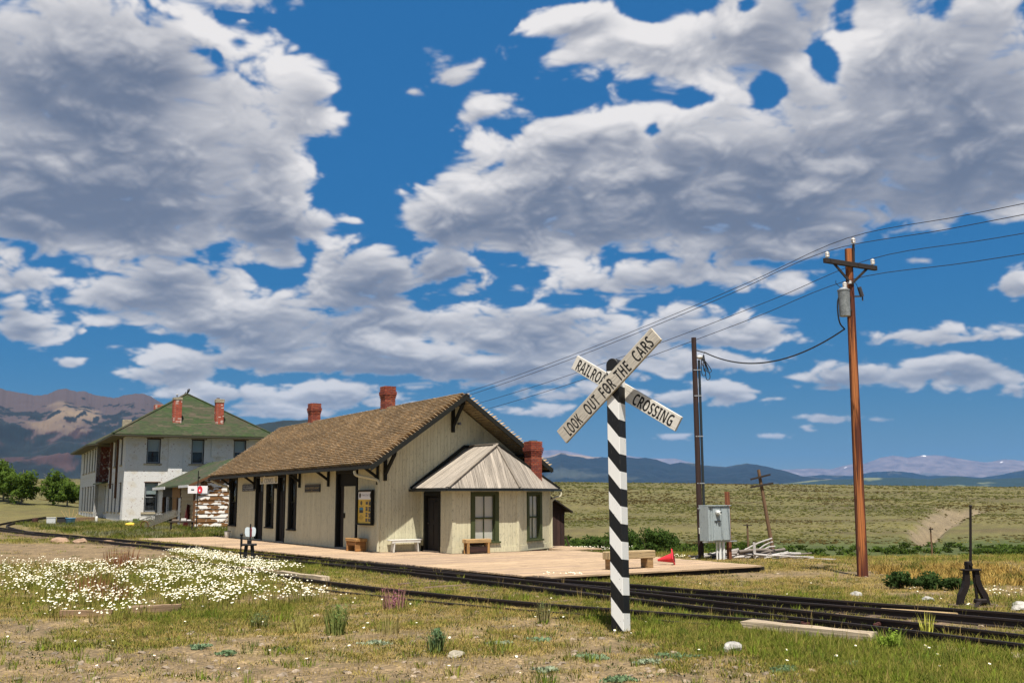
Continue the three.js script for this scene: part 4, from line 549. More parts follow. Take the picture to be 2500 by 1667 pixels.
// roofs
const hr = group(hotel, 'roof'), ruv = (v) => [v[0] + v[2] * 0.0, v[1] * 1.9 + v[2] * 0.02], suv = (v) => [v[2], v[1] * 1.9];
const O = 1.1, er = HE + 0.02, AP1 = Hp(5.25, 5.25, 10.5), AP2 = Hp(6.6, 5.25, 10.5), c1 = Hp(-O, -O, er), c2 = Hp(-O, 10.47 + O, er), c3 = Hp(12.4, 10.47 + O, er), c4 = Hp(12.4, -O, er);
part(hr, 'front_slope', slab([c1, c2, AP1], 0.1, ruv), greenRoof); part(hr, 'side_slope', slab([c4, c1, AP1, AP2], 0.1, suv), greenRoof); part(hr, 'side_slope', slab([c2, c3, AP2, AP1], 0.1, suv), greenRoof); part(hr, 'rear_slope', slab([c3, c4, AP2], 0.1, ruv), greenRoof);
for (const [p, q] of [[c1, AP1], [c2, AP1]]) part(hr, 'hip_cap', beam(lift(p, 0.03), lift(q, 0.03), 0.24, 0.04), greenRoof);
part(hr, 'soffit', slab([c1, c2, c3, c4].map((p) => [p[0], er - 0.12, p[2]]), 0.04), std([0.10, 0.09, 0.07]));
const r1 = Hp(15.6, -1.55, er), r2 = Hp(35.2, -1.55, er), r3 = Hp(35.2, 11, er), r4 = Hp(11, 11, er), q1 = Hp(19.5, 4.8, 9.9), q2 = Hp(30, 4.8, 9.9), q0 = Hp(8, 4.8, 9.9), r0 = Hp(11, -0.4, er);
part(hr, 'wing_slope', slab([r2, r1, q1, q2], 0.1, suv), greenRoof); part(hr, 'wing_slope', slab([r3, r2, q2], 0.1, ruv), greenRoof); part(hr, 'wing_slope', slab([r4, r3, q2, q0], 0.1, suv), greenRoof); part(hr, 'wing_slope', slab([r1, r0, q0, q1], 0.1, suv), greenRoof);
part(hr, 'soffit', slab([r0, r1, r2, r3, r4].map((p) => [p[0], er - 0.12, p[2]]), 0.04), std([0.10, 0.09, 0.07]));
{ // two tall front chimneys of small bricks, with a few more behind
  const g = bx(0.19, 0.062, 0.09), cap = rough([0.58, 0.50, 0.36]);
  const tall = (b, a, y0, y1, w, capH, seed, label) => { const c = group(hr, 'chimney', label), r = rngOf(seed), M = [], K = []; part(c, 'mortar', bx(w - 0.02, y1 - y0, w - 0.02, b, (y0 + y1) / 2, -a), mortar);
    for (let y = y0 + 0.04, i = 0; y < y1 - 0.02; y += 0.075, i++) for (let s = 0; s < 4; s++) for (let u = -w / 2 + (i % 2 ? 0.05 : 0.1); u < w / 2; u += 0.205) { const d = w / 2 - 0.042, p = [[u, d], [d, -u], [-u, -d], [-d, u]][s]; M.push(new THREE.Matrix4().compose(new THREE.Vector3(b + p[0], y, -a + p[1]), new THREE.Quaternion().setFromAxisAngle(new THREE.Vector3(0, 1, 0), s * Math.PI / 2), new THREE.Vector3(Math.min(1, (w / 2 - Math.abs(u)) * 2 / 0.19 + 0.1), 1, 1))); const pale = r() < 0.06 + 0.55 * sstep(0.45, 0.1, (y - y0) / (y1 - y0) + 0.5 * n2(u * 4, y * 2 + seed)); const k = 0.8 + r() * 0.5; K.push(pale ? lin(0.62, 0.5, 0.44) : lin(0.36 * k, 0.075 * k, 0.04 * k)); }
    copies('bricks', g, std([1, 1, 1]), M, K, c); if (capH) part(c, 'cap', cb(w + 0.06, capH, w + 0.06, 0.02, b, y1 + capH / 2, -a), cap); part(c, 'flashing', bx(w + 0.12, 0.26, w + 0.1, b, y0 + 0.1, -a), lead); return c; };
  const c = tall(3.82, 0.9, 6.85, 9.5, 0.64, 0.2, 3); part(c, 'vent_pipe', merge([cy(0.05, 0.05, 0.3, 8, 3.78, 9.82, -0.9), cy(0.14, 0.02, 0.1, 8, 3.78, 9.98, -0.9)]), lead); const d = tall(7.12, 0.9, 6.85, 9.4, 0.62, 0.3, 4); part(d, 'flue_pot', bx(0.22, 0.08, 0.2, 7.0, 9.76, -0.9), rough([0.12, 0.06, 0.05]));
  tall(4.6, 16, 8.6, 10.45, 0.9, 0, 5); part(hr, 'chimney_stub', cb(0.75, 1.2, 0.7, 0.02, 1.75, 8.3, -15.5), cap);
}
{ // clapboard annex reaching from the hotel towards the depot
  const ax = group(hotel, 'annex', 'low clapboard annex with green roof and peeling white paint'), fA = hSide(2.6), fE = (u, y, n) => Hp(-15.3 - n, u, y), yg = -0.35;
  const PEEL = tex(512, 256, 2.6, 1.3, (u, v) => { const n = pfbm(u, v, 6, 5, 5, 101), g = pfbm(u, v, 6, 60, 2, 103), p = sstep(0.50, 0.53, n + 0.12 * (g - 0.5)); return [0.46, 0.32, 0.17].map((k, i) => mix(k * (0.7 + 0.6 * g), [0.93, 0.915, 0.89][i] * (0.94 + 0.06 * g), p)); });
  const peel = std([0.92, 0.92, 0.92], { map: PEEL, bumpMap: WOODB, bumpScale: 0.004 }), lap = paintMat([0.80, 0.80, 0.80]), tan = paintMat([0.50, 0.37, 0.19]), ply = woodMat([0.40, 0.20, 0.06]), roomD = std([0.02, 0.018, 0.016]);
  const laps = (f, u0, u1, y0, topAt, h, mat, name) => { for (let y = y0; y < topAt((u0 + u1) / 2) - 0.06; y += h) { const y1 = Math.min(y + h + 0.012, topAt((u0 + u1) / 2)), g = merge([polys([[f(u0, y, 0.06), f(u1, y, 0.06), f(u1, y1, 0.016), f(u0, y1, 0.016)], [f(u0, y, 0.0), f(u1, y, 0.0), f(u1, y, 0.06), f(u0, y, 0.06)], [f(u0, y, 0), f(u0, y, 0.045), f(u0, y1, 0.018), f(u0, y1, 0)], [f(u1, y, 0), f(u1, y, 0.045), f(u1, y1, 0.018), f(u1, y1, 0)]])]); const p = g.attributes.position, ou = uvSeed() * 4; for (let i = 0; i < p.count; i++) g.attributes.uv.setXY(i, p.getX(i) + p.getZ(i) + ou, p.getY(i)); part(ax, name, g, mat); } };
  const roofY = (b) => 4.5 - Math.abs(b - 6.2) * 0.475;
  laps(fE, 2.6, 9.8, yg, () => 2.5, 0.278, peel, 'clapboard'); for (let k = 0; k < 5; k++) { const y = 2.43 + k * 0.278, half = (4.42 - y - 0.278) / 0.475; if (half > 0.2) laps(fE, 6.2 - half, 6.2 + half, y, () => y + 0.278, 0.278, peel, 'clapboard'); }
  part(ax, 'wall', merge([polys([[fE(2.6, yg, -0.01), fE(9.8, yg, -0.01), fE(9.8, 2.7, -0.01), fE(6.2, 4.4, -0.01), fE(2.6, 2.7, -0.01)]]), wbox(fA, -15.28, -10.4, yg, 2.6, -0.1, 0), wbox(fA, -2.2, -0.01, yg, 2.6, -0.1, 0), wbox(fA, -10.4, -2.2, yg, 2.6, -1.5, -1.4), wbox(fA, -10.4, -2.2, 1.85, 2.6, -0.1, 0)]), roomD);
  laps(fA, -2.2, -0.02, 0.1, () => 2.6, 0.3, lap, 'clapboard'); laps(fA, -15.28, -10.4, yg, () => 2.6, 0.27, tan, 'siding_course');
  part(ax, 'door_leaf', wbox(fA, -8.3, -6.6, yg, 1.75, -0.06, -0.01), ply, 'weathered brown plywood door'); part(ax, 'door_leaf', wbox(fA, -10.35, -9.2, yg, 1.75, -0.05, 0), lap, 'white boarded door panel'); part(ax, 'plywood_sheet', wbox(fA, -9.9, -6.6, 1.77, 2.55, 0.0, 0.03), ply); for (const u of [-2.3, -4.4, -8.9, -10.5]) part(ax, 'post', wbox(fA, u - 0.1, u + 0.1, yg, 1.84, -0.1, 0.05), u === -4.4 ? lap : rustWood);
  part(ax, 'corner_post', wbox(fE, 2.52, 2.66, yg, 2.5, 0.0, 0.06), rustWood); part(ax, 'leaning_plank', beam(fA(-14.2, yg, 0.35), fA(-14.0, 1.3, 0.06), 0.04, 0.4), paintMat([0.10, 0.012, 0.012]), 'dark red plank leaning on the siding');
  const e0 = 2.15, y0 = roofY(e0); part(ax, 'annex_roof', slab([Hp(0, e0, y0), Hp(-15.7, e0, y0), Hp(-15.7, 6.2, 4.52), Hp(0, 6.2, 4.52)], 0.1, (v) => [v[2], v[1] * 2.3]), greenRoof); part(ax, 'annex_roof', slab([Hp(0, 6.2, 4.52), Hp(-15.7, 6.2, 4.52), Hp(-15.7, 10.2, y0), Hp(0, 10.2, y0)], 0.1, (v) => [v[2], v[1] * 2.3]), greenRoof);
  part(ax, 'fascia', merge([beam(Hp(-0.05, e0 - 0.03, y0 - 0.1), Hp(-6, e0 - 0.03, y0 - 0.1), 0.05, 0.2), beam(Hp(-12, e0 - 0.03, y0 - 0.09), Hp(-15.6, e0 - 0.03, y0 - 0.09), 0.05, 0.16)]), lap); part(ax, 'fascia', beam(Hp(-15.72, e0, y0 - 0.1), Hp(-15.72, 6.2, 4.42), 0.05, 0.16), rustWood);
}
// ---------- raven on the hotel roof ----------
{
  const top = new THREE.Vector3(...AP1).applyAxisAngle(new THREE.Vector3(0, 1, 0), HYAW), x = HPOS[0] + top.x, y = HPOS[1] + 10.52, z = HPOS[2] - top.z, t = thing('raven', 'black raven hunched on the peak of the green hotel roof', 'bird', [x, y, z], 0), black = std([0.012, 0.012, 0.014], { roughness: 0.5 });
  const pts = []; const body = lumpy(0.12, 3, 1, 1, 1.9, 3); body.rotateX(0.9).translate(0, 0.2, 0); const g = merge([sph(0.11, 0, 0.2, 0, 0.85, 1.5, 0.95, 14).rotateZ(-0.55), sph(0.072, 0.17, 0.33, 0, 1.1, 0.95, 0.9, 12), new THREE.ConeGeometry(0.026, 0.11, 8).rotateZ(-1.75).translate(0.27, 0.315, 0), bx(0.22, 0.025, 0.09, -0.13, 0.06, 0, 0, 0, 0.95), sph(0.075, 0.1, 0.28, 0, 1.3, 1, 0.9, 10)].map((q) => { if (!q.attributes.uv) q.setAttribute('uv', new THREE.BufferAttribute(new Float32Array(q.attributes.position.count * 2), 2)); return q; }));
  part(t, 'body', g, black); for (const s of [-1, 1]) part(t, 'leg', rod([0.02, 0.0, s * 0.035], [0.0, 0.1, s * 0.035], 0.01), black);
}
// ---------- railway tracks ----------
const rust = rough([0.022, 0.011, 0.008], { roughness: 0.7 }), rustRed = rough([0.13, 0.036, 0.024]), tieMats = [1, 0.8, 1.25].map((k) => woodMat([0.17 * k, 0.115 * k, 0.075 * k])), tieGrey = woodMat([0.42, 0.33, 0.23]);
function railGeo(path, y = 0, end = false) {
  const c = new THREE.CatmullRomCurve3(path.map(([x, f]) => V(x, 0, f))), n = Math.max(2, Math.round(c.getLength() / 0.8)), prof = [[-0.05, 0], [0.05, 0], [0.05, 0.014], [0.012, 0.026], [0.012, 0.088], [0.031, 0.096], [0.031, 0.122], [-0.031, 0.122], [-0.031, 0.096], [-0.012, 0.088], [-0.012, 0.026], [-0.05, 0.014]], faces = [], ring = [];
  for (let i = 0; i <= n; i++) { const p = c.getPointAt(i / n), t = c.getTangentAt(i / n), s = new THREE.Vector3(-t.z, 0, t.x).normalize(), g = (p.z > -40 ? 0 : ground(p.x, -p.z)) + y + 0.006 * n2(i * 0.7, path[0][0] * 3); ring.push(prof.map(([a, b]) => [p.x + s.x * a, g + b * 1.15, p.z + s.z * a])); }
  for (let i = 0; i < n; i++) for (let k = 0; k < prof.length; k++) { const l = (k + 1) % prof.length; faces.push([ring[i][k], ring[i + 1][k], ring[i + 1][l], ring[i][l]]); }
  faces.push(ring[0], [...ring[n]].reverse()); return polys(faces, (v) => [v[0] * 0.8 - v[2] * 0.6, v[1] * 3 + v[0] * 0.3]);
}
const ab = (l) => l.map(([a, b]) => fromAB(a, b));
const RA = [...ab([[-40, 3.6], [-31, 2.1]]), [8.19, 16.74], [7.51, 17.51], [6.67, 18.30], [5.10, 20.01], [2.56, 22.88], [0.41, 25.05], [-0.55, 26.34], [-2.77, 29.29], [-5.88, 32.72], [-8.02, 35.42], [-10.1, 38.06], [-14.94, 44.09], [-19.65, 49.81], [-24.59, 55.67], [-26.76, 57.97], [-31.84, 64.41], [-36.14, 69.1], [-44, 78]];
const RC = [...ab([[-40, -2.7], [-31, -2.5], [-25.46, -2.46], [-23.62, -2.48], [-21.45, -2.64], [-17.89, -2.84], [-12.87, -2.98], [-9.25, -3.18], [-4.34, -3.62], [-1.19, -3.97], [0.74, -4.14]]), [-10.16, 35.94], [-13.75, 40.61], [-16.29, 43.8], [-23.58, 53.38], [-27.44, 57.8], [-31, 62.14], [-36, 67.8], [-44, 77]];
const RB1 = ab([[-40, 2.7], [-31, 1.2], [-23.98, -0.08], [-22.7, -0.29], [-21.87, -0.45], [-19.8, -0.92], [-16.17, -1.6], [-13.75, -2.0], [-11.57, -2.26], [-8.25, -2.72], [-6.0, -3.17], [-4.2, -3.5]]), RB2 = ab([[-40, -1.8], [-31, -1.66], [-24.95, -1.62], [-22.86, -1.68], [-20.68, -1.82], [-16.7, -1.95], [-12, -2.1], [-8, -2.25], [-4, -2.5]]);
const RD = ab([[-22.1, -2.86], [-21.4, -3.25], [-19.35, -4.03], [-16.38, -4.98], [-14.06, -5.48], [-10.68, -6.02], [-5.19, -6.34], [-1.26, -6.45], [2, -6.6]]), RE = ab([[-21.39, -3.72], [-19.66, -4.38], [-18.32, -4.85], [-16.92, -5.37], [-11.81, -6.55], [-7.7, -7.03], [-5.0, -7.1], [-1, -7.2]]);
{
  const t = thing('railway_track', 'rusty narrow-gauge track with a turnout running along the platform edge', 'railway track'); for (const p of [RA, RC, RB1, RB2]) part(t, 'rail', railGeo(p), rust);
  const r = rngOf(55), g = [0, 1, 2].map(() => cb(2.0, 0.16, 0.2, 0.014)); const cA = new THREE.CatmullRomCurve3(RA.map(([x, f]) => V(x, 0, f))), L = cA.getLength();
  for (let s = 3; s < L - 6; s += 0.61) { const p = cA.getPointAt(s / L), q = cA.getTangentAt(s / L), n = new THREE.Vector3(-q.z, 0, q.x).normalize(); if (n.z < 0) n.negate(); const [a] = toAB(p.x, -p.z), w = a < -3 && a > -30 ? mix(2.3, 3.9, clamp((-a - 3) / 16)) : 1.95, m = part(t, 'tie', g[Math.floor(r() * 3)], tieMats[Math.floor(r() * 3)]); m.scale.x = w / 2; const off = w / 2 - 0.42 + (r() - 0.5) * 0.15; m.position.set(p.x + n.x * off, (p.z > -40 ? 0 : ground(p.x, -p.z)) - 0.066 + (r() - 0.5) * 0.03, p.z + n.z * off); m.rotation.y = Math.atan2(-n.z, n.x) + (r() - 0.5) * 0.03; }
  const jb = (a, b, turn) => { const [x, f] = fromAB(a, b), m = part(t, 'joint_bar', merge([bx(0.62, 0.06, 0.03, 0, 0.062, 0.045), ...[-0.22, -0.08, 0.08, 0.22].map((u) => cy(0.016, 0.016, 0.03, 8, u, 0.062, 0.066, Math.PI / 2))]), rustRed); m.position.set(x, 0.0, -f); m.rotation.y = turn; }; jb(-22.6, -1.72, 0.96); jb(-22.0, -2.62, 0.96);
  const s = thing('siding_track', 'half-buried rusty siding rails in the grass nearer the crossing post', 'railway track'); part(s, 'rail', railGeo(RD, -0.012), rust); part(s, 'rail', railGeo(RE, -0.088), rust); { const [x, f] = fromAB(-21.95, -3.0), m = part(s, 'joint_bar', bx(0.66, 0.07, 0.05, 0, 0.06, 0.05), rustRed); m.position.set(x, 0, -f); m.rotation.y = 0.62; }
  const k = thing('curved_track', 'rusty track curving away behind the weeds near the left edge', 'railway track'); part(k, 'rail', railGeo([[-34.4, 66.7], [-36.03, 72.2], [-37.76, 77.5], [-39.25, 82.5], [-42.1, 92.4]]), rust); part(k, 'rail', railGeo([[-26.78, 57.5], [-30.6, 63.3], [-33.9, 68.7], [-35.9, 73.8], [-37.4, 78.4], [-40.5, 89]]), rust);
}
const timberMats = [woodMat([0.50, 0.40, 0.28]), woodMat([0.30, 0.20, 0.12]), woodMat([0.40, 0.26, 0.15])];
function timber(name, label, p, q, w, h, mat, y = 0, cat = 'timber', grp) { // weathered squared timber lying on the ground, with a ragged surface
  const d = Math.hypot(q[0] - p[0], q[1] - p[1]), g = new THREE.BoxGeometry(d, h, w, Math.max(4, Math.round(d * 7)), 2, 3), P = g.attributes.position; for (let i = 0; i < P.count; i++) { const x = P.getX(i), yy = P.getY(i), z = P.getZ(i), k = fbm(x * 1.5 + p[0] * 3, z * 7 + yy * 9, 3), e = Math.abs(x) > d / 2 - 0.01 ? 1 : 0; P.setXYZ(i, x + e * k * 0.12, yy + (yy > 0 ? k * h * 0.22 : 0), z * (1 + 0.22 * k)); } g.computeVertexNormals(); const m = solo(name, muv(ni(g), 0, p[0], p[1]), mat, label, cat, grp); m.position.set((p[0] + q[0]) / 2, y + h / 2 - 0.02, -(p[1] + q[1]) / 2); m.rotation.y = Math.atan2(q[1] - p[1], q[0] - p[0]); return m;
}
timber('log', 'short reddish split log below the daisies, nearer the left edge', [-7.85, 17.99], [-6.98, 18.1], 0.17, 0.15, timberMats[2], 0.01, 'log'); timber('log', 'short dark log with pale top at the front of the daisies', [-6.83, 18.45], [-5.99, 18.68], 0.2, 0.17, timberMats[1], 0.01, 'log');
timber('timber', 'brown squared timber beside the siding, next to the white-target switch stand', [-7.75, 29.4], [-6.3, 27.6], 0.2, 0.17, timberMats[1], 0.0); timber('timber', 'pale grey-topped timber laid end to end with the brown one', [-6.25, 27.5], [-4.62, 25.4], 0.22, 0.17, timberMats[0], 0.0);
timber('old_tie', 'long rotten pale timber in the grass right of the crossing post', [3.56, 15.95], [4.98, 14.45], 0.22, 0.17, timberMats[0], 0.0, 'timber'); timber('plank', 'pale yellow plank lying between the rails near the harp switch stand', [6.35, 18.0], [7.32, 17.2], 0.13, 0.07, woodMat([0.60, 0.42, 0.20]), 0.05, 'plank');
timber('old_tie', 'flat worn tie end poking out at the lower right corner', [6.2, 13.05], [6.75, 12.75], 0.5, 0.1, timberMats[0], -0.02, 'timber'); timber('old_tie', 'grey slab of tie below the nearest rail at the right', [5.35, 13.75], [6.0, 13.5], 0.42, 0.09, timberMats[0], -0.02, 'timber');
timber('wood_block', 'small squared wooden block on the rail left of the platform', [-18.7, 47.3], [-18.25, 46.7], 0.3, 0.2, timberMats[2], 0.06, 'block');

// ---------- crossing sign ----------
{
  const t = thing('crossing_sign', 'black and white striped railroad crossing post with crossed wooden boards', 'crossing sign', [1.63, 0, 15.85], -35 * Math.PI / 180), Hh = 4.17, S = 0.1;
  const stripes = canvasTex(512, 2048, (x, w, h) => {
    const r = rngOf(17); x.fillStyle = 'rgb(233,232,228)'; x.fillRect(0, 0, w, h); const Y = (m) => h * (1 - m / Hh);
    for (const [X, raise0, raise1] of [[0, 0.23, 0], [w / 2, 0, -0.02]]) for (let k = -1; k < 9; k++) { const y0 = 0.29 + 0.531 * k, y1 = y0 + 0.2655; x.fillStyle = 'rgb(14,14,15)'; x.beginPath(); x.moveTo(X, Y(y0 + raise0)); x.lineTo(X + w / 2, Y(y0 + raise1)); x.lineTo(X + w / 2, Y(y1 + raise1)); x.lineTo(X, Y(y1 + raise0)); x.fill(); }
    x.fillStyle = 'rgb(16,16,17)'; x.fillRect(0, 0, w, Y(3.98)); 
    for (let i = 0; i < 420; i++) { const g = r() < 0.7 ? 150 + r() * 60 : 70 + r() * 40; x.fillStyle = `rgba(${g},${g * 0.96},${g * 0.88},${0.15 + r() * 0.3})`; x.fillRect(r() * w, r() * h, 1 + r() * 3, 3 + r() * 26); } for (let i = 0; i < 40; i++) { x.fillStyle = 'rgba(40,30,24,0.8)'; x.beginPath(); x.arc(r() * w, r() * h, 1.5 + r() * 4, 0, 7); x.fill(); }
  });
  const g = new THREE.ExtrudeGeometry((() => { const s = new THREE.Shape(); s.moveTo(-S, 0); s.lineTo(S, 0); s.lineTo(S, Hh - 0.1); s.absarc(0, Hh - 0.1, S, 0, Math.PI); s.lineTo(-S, 0); return s; })(), { depth: 2 * S, bevelEnabled: true, bevelSize: 0.008, bevelThickness: 0.008, bevelSegments: 1, curveSegments: 12 }).translate(0, 0, -S), p = g.attributes.position, n = g.attributes.normal, uv = g.attributes.uv;
  for (let i = 0; i < p.count; i++) { const fz = Math.abs(n.getZ(i)) > 0.6; uv.setXY(i, fz ? clamp((p.getX(i) * Math.sign(n.getZ(i)) + S) / (2 * S)) * 0.5 : 0.5 + clamp((-p.getZ(i) * Math.sign(n.getX(i)) + S) / (2 * S)) * 0.5, p.getY(i) / Hh); }
  part(t, 'post', g, new THREE.MeshStandardMaterial({ map: stripes, roughness: 0.55, bumpMap: WOODB, bumpScale: 0.0 }));
  const boardTex = (w, h, words, base, seed) => canvasTex(w, h, (x) => { const r = rngOf(seed); x.fillStyle = base[0]; x.fillRect(0, 0, w, h);
    for (let i = 0; i < 420; i++) { const y = r() * h, L = 60 + r() * 420, X = r() * w - 100, g = base[1] + (r() - 0.5) * base[2]; x.strokeStyle = `rgba(${g},${g * 0.97},${g * 0.9},${0.25 + r() * 0.45})`; x.lineWidth = 0.8 + r() * 2.2; x.beginPath(); x.moveTo(X, y); x.bezierCurveTo(X + L * 0.3, y + (r() - 0.5) * 5, X + L * 0.7, y + (r() - 0.5) * 5, X + L, y + (r() - 0.5) * 4); x.stroke(); }
    for (let i = 0; i < 70; i++) { const y = r() * h, X = r() * w, L = 20 + r() * 200; x.strokeStyle = 'rgba(46,38,30,0.75)'; x.lineWidth = 0.7 + r() * 1.3; x.beginPath(); x.moveTo(X, y); x.lineTo(X + L, y + (r() - 0.5) * 4); x.stroke(); }
    x.fillStyle = 'rgb(12,12,13)'; for (const [s, X, W] of words) { x.save(); x.font = `bold ${h * 1.12}px sans-serif`; x.textAlign = 'center'; x.textBaseline = 'middle'; x.translate(w * X, h * 0.55); x.scale(w * W / x.measureText(s).width, 1); x.fillText(s, 0, 0); x.restore(); }
    for (let i = 0; i < 90; i++) { const y = r() * h, X = r() * w, L = 10 + r() * 60; x.strokeStyle = `rgba(${base[1]},${base[1] * 0.96},${base[1] * 0.9},0.5)`; x.lineWidth = 0.5 + r() * 0.8; x.beginPath(); x.moveTo(X, y); x.lineTo(X + L, y); x.stroke(); } });
  const arm = (name, label, len, wid, ang, cx, cyy, cz, words, base, seed, edge) => {
    const tx = boardTex(1536, Math.round(1536 * wid / len), words, base, seed), a = group(t, name, label); a.position.set(cx, cyy, cz); a.rotation.z = ang; part(a, 'plank', cb(len, wid, 0.045, 0.005), edge);
    const f = new THREE.PlaneGeometry(len - 0.012, wid - 0.012).translate(0, 0, 0.0235); part(a, 'lettering', f, new THREE.MeshStandardMaterial({ map: tx, bumpMap: retile(WOODB, 0.9, 1), bumpScale: 0.002, roughness: 0.85 })); };
  arm('front_board', 'weathered grey board reading LOOK OUT FOR THE CARS', 2.3, 0.265, 41 * Math.PI / 180, -0.06, 3.73, S + 0.034, [['LOOK', 0.125, 0.15], ['OUT', 0.325, 0.13], ['FOR', 0.49, 0.13], ['THE', 0.655, 0.13], ['CARS', 0.86, 0.18]], ['rgb(176,168,156)', 205, 110], 5, paintMat([0.62, 0.55, 0.44]));
  arm('rear_board', 'white board reading RAILROAD CROSSING behind the post', 2.14, 0.245, -31 * Math.PI / 180, 0.09, 3.66, -S - 0.034, [['RAILROAD', 0.195, 0.335], ['CROSSING', 0.775, 0.37]], ['rgb(214,210,202)', 222, 70], 6, paintMat([0.72, 0.70, 0.66]));
  part(t, 'bolt', cy(0.016, 0.016, 0.02, 8, -0.06, 3.73, S + 0.064, Math.PI / 2), rust);
}

// ---------- poles, wires, electric cabinet ----------
function poleGeo(h, r0, r1, seg = 14) { const g = ni(new THREE.CylinderGeometry(r1, r0, h, seg, 6)).translate(0, h / 2, 0), uv = g.attributes.uv, p = g.attributes.position; for (let i = 0; i < uv.count; i++) uv.setXY(i, p.getY(i), uv.getX(i) * 0.8); return g; }
const POLE = tex(512, 256, 3.6, 0.8, (u, v) => { const a = pfbm(u, v, 2, 14, 3, 121), b = pfbm(u, v, 3, 60, 2, 123), c = crack(u, v, 2, 18, 125, 0.035), t = sstep(0.42, 0.66, a + 0.25 * (b - 0.5)); return [0.34, 0.16, 0.09].map((k, i) => mix(k, [0.72, 0.46, 0.25][i], t) * (0.8 + 0.35 * b) * (0.5 + 0.5 * c)); });
const poleWood = std([0.95, 0.85, 0.8], { map: POLE, bumpMap: retile(WOODB, 3.4, 0.32), bumpScale: 0.008 }), darkArm = woodMat([0.035, 0.025, 0.02]), porcelain = std([0.62, 0.58, 0.54], { roughness: 0.3 }), cableMat = std([0.012, 0.012, 0.013], { roughness: 0.5 }), zinc = std([0.46, 0.48, 0.5], { metalness: 0.6, roughness: 0.45 });
const insulator = (x, y, z) => merge([cy(0.018, 0.018, 0.1, 8, x, y + 0.03, z), ...[0.07, 0.115, 0.16].map((k) => cy(0.062, 0.05, 0.03, 12, x, y + k, z)), cy(0.03, 0.03, 0.16, 10, x, y + 0.12, z)]);
const up = thing('utility_pole', 'tall reddish wooden power pole with crossarm and grey transformer', 'utility pole', [8.89, -0.05, 26.34], 0), armDir = [0.866, 0.5], topX = 0.12;
{
  const g = poleGeo(8.6, 0.14, 0.098); const p = g.attributes.position; for (let i = 0; i < p.count; i++) p.setX(i, p.getX(i) + p.getY(i) / 8.6 * topX); part(up, 'pole', g, poleWood);
  const ax = (s, y, o = 0) => [topX * 0.96 + armDir[0] * s + o * armDir[1] * -1, y, -armDir[1] * s + 0.12];
  part(up, 'crossarm', beam(ax(-0.98, 8.15), ax(0.98, 8.15), 0.1, 0.125, 0.008), darkArm); for (const s of [-1, 1]) { part(up, 'brace', beam(ax(s * 0.62, 8.1), [topX * 0.88, 7.62, 0.13], 0.035, 0.06), darkArm); part(up, 'insulator', insulator(ax(s * 0.86, 8.2)[0], 8.2, ax(s * 0.86, 8.2)[2]), porcelain); }
  part(up, 'pin_bracket', beam([topX + 0.1, 8.1, 0.03], [topX + 0.13, 8.72, 0.03], 0.05, 0.07), darkArm); part(up, 'insulator', insulator(topX + 0.13, 8.7, 0.03), porcelain); part(up, 'insulator', merge([cy(0.05, 0.05, 0.08, 10, topX * 0.9 - 0.06, 7.66, 0.15)]), porcelain);
  const tr = group(up, 'transformer'), tm = std([0.40, 0.43, 0.43], { map: SPECK, roughness: 0.5, metalness: 0.2 }); part(tr, 'tank', merge([cy(0.14, 0.155, 0.68, 18, -0.14, 7.08, 0.2), cy(0.165, 0.165, 0.03, 18, -0.14, 7.43, 0.2)]), tm); part(tr, 'lid', cy(0.16, 0.08, 0.06, 18, -0.14, 7.47, 0.2), zinc); part(tr, 'bushing', insulator(-0.1, 7.46, 0.2), porcelain); part(tr, 'bracket', merge([bx(0.18, 0.05, 0.06, -0.02, 7.25, 0.12), bx(0.18, 0.05, 0.06, -0.02, 6.9, 0.12)]), rust);
  part(up, 'fuse_cutout', merge([cy(0.055, 0.055, 0.26, 10, 0.36, 7.42, 0.05, 0, 0, 0.25), bx(0.26, 0.04, 0.04, 0.24, 7.3, 0.05), cy(0.02, 0.02, 0.14, 6, 0.4, 7.25, 0.05)]), std([0.05, 0.045, 0.045], { roughness: 0.3 }));
  part(up, 'jumper_cable', merge([tube([[-0.24, 7.3, 0.22], [-0.3, 7.2, 0.22], [-0.33, 6.9, 0.22], [-0.28, 6.55, 0.2], [-0.16, 6.42, 0.14]], 0.02, 30), tube([[-0.2, 7.5, 0.2], [-0.32, 7.62, 0.18], [-0.3, 7.72, 0.12]], 0.008, 16), tube([[0.3, 7.52, 0.05], [0.24, 7.64, 0.07], [0.16, 7.68, 0.1]], 0.008, 16)]), cableMat);
  const far = up.clone(); far.name = numbered('utility_pole'); far.userData = { ...up.userData, label: 'power pole standing behind the depot roof' }; far.position.set(-16.1, -0.8, -69.6); far.scale.setScalar(0.78); scene.add(far);
  // wires: far end behind the depot, pole, near end past the right edge
  const wire = (label, s, y, fy, off = 0.12, r = 0.009) => { const P = [8.89 + topX + armDir[0] * s, y, 26.34 + armDir[1] * s - off], A = [-16.1 + armDir[0] * s * 0.78, fy, 69.6 + armDir[1] * s * 0.78], B = [P[0] + 25, y, P[2] - 43.3], pts = []; for (let i = 0; i <= 14; i++) { const t = 1 - i / 14; pts.push(V(mix(P[0], A[0], t), mix(P[1], A[1], t) - 4 * 1.15 * t * (1 - t), mix(P[2], A[2], t))); } for (let i = 1; i <= 14; i++) { const t = i / 14; pts.push(V(mix(P[0], B[0], t), y - 4 * 1.0 * t * (1 - t), mix(P[2], B[2], t))); } solo('power_line', tube(pts, r, 160, 5), cableMat, label, 'wire', 'wires strung from the wooden power pole'); };
  wire('thin wire leaving the left end of the pole crossarm', -0.86, 8.36, 6.35); wire('thin wire carried on the top insulator of the power pole', 0.02, 8.86, 6.7, 0.0); wire('thin wire leaving the right end of the pole crossarm', 0.86, 8.36, 6.35); wire('lowest wire, fixed to the pole below its crossarm', -0.05, 7.68, 5.85);
}
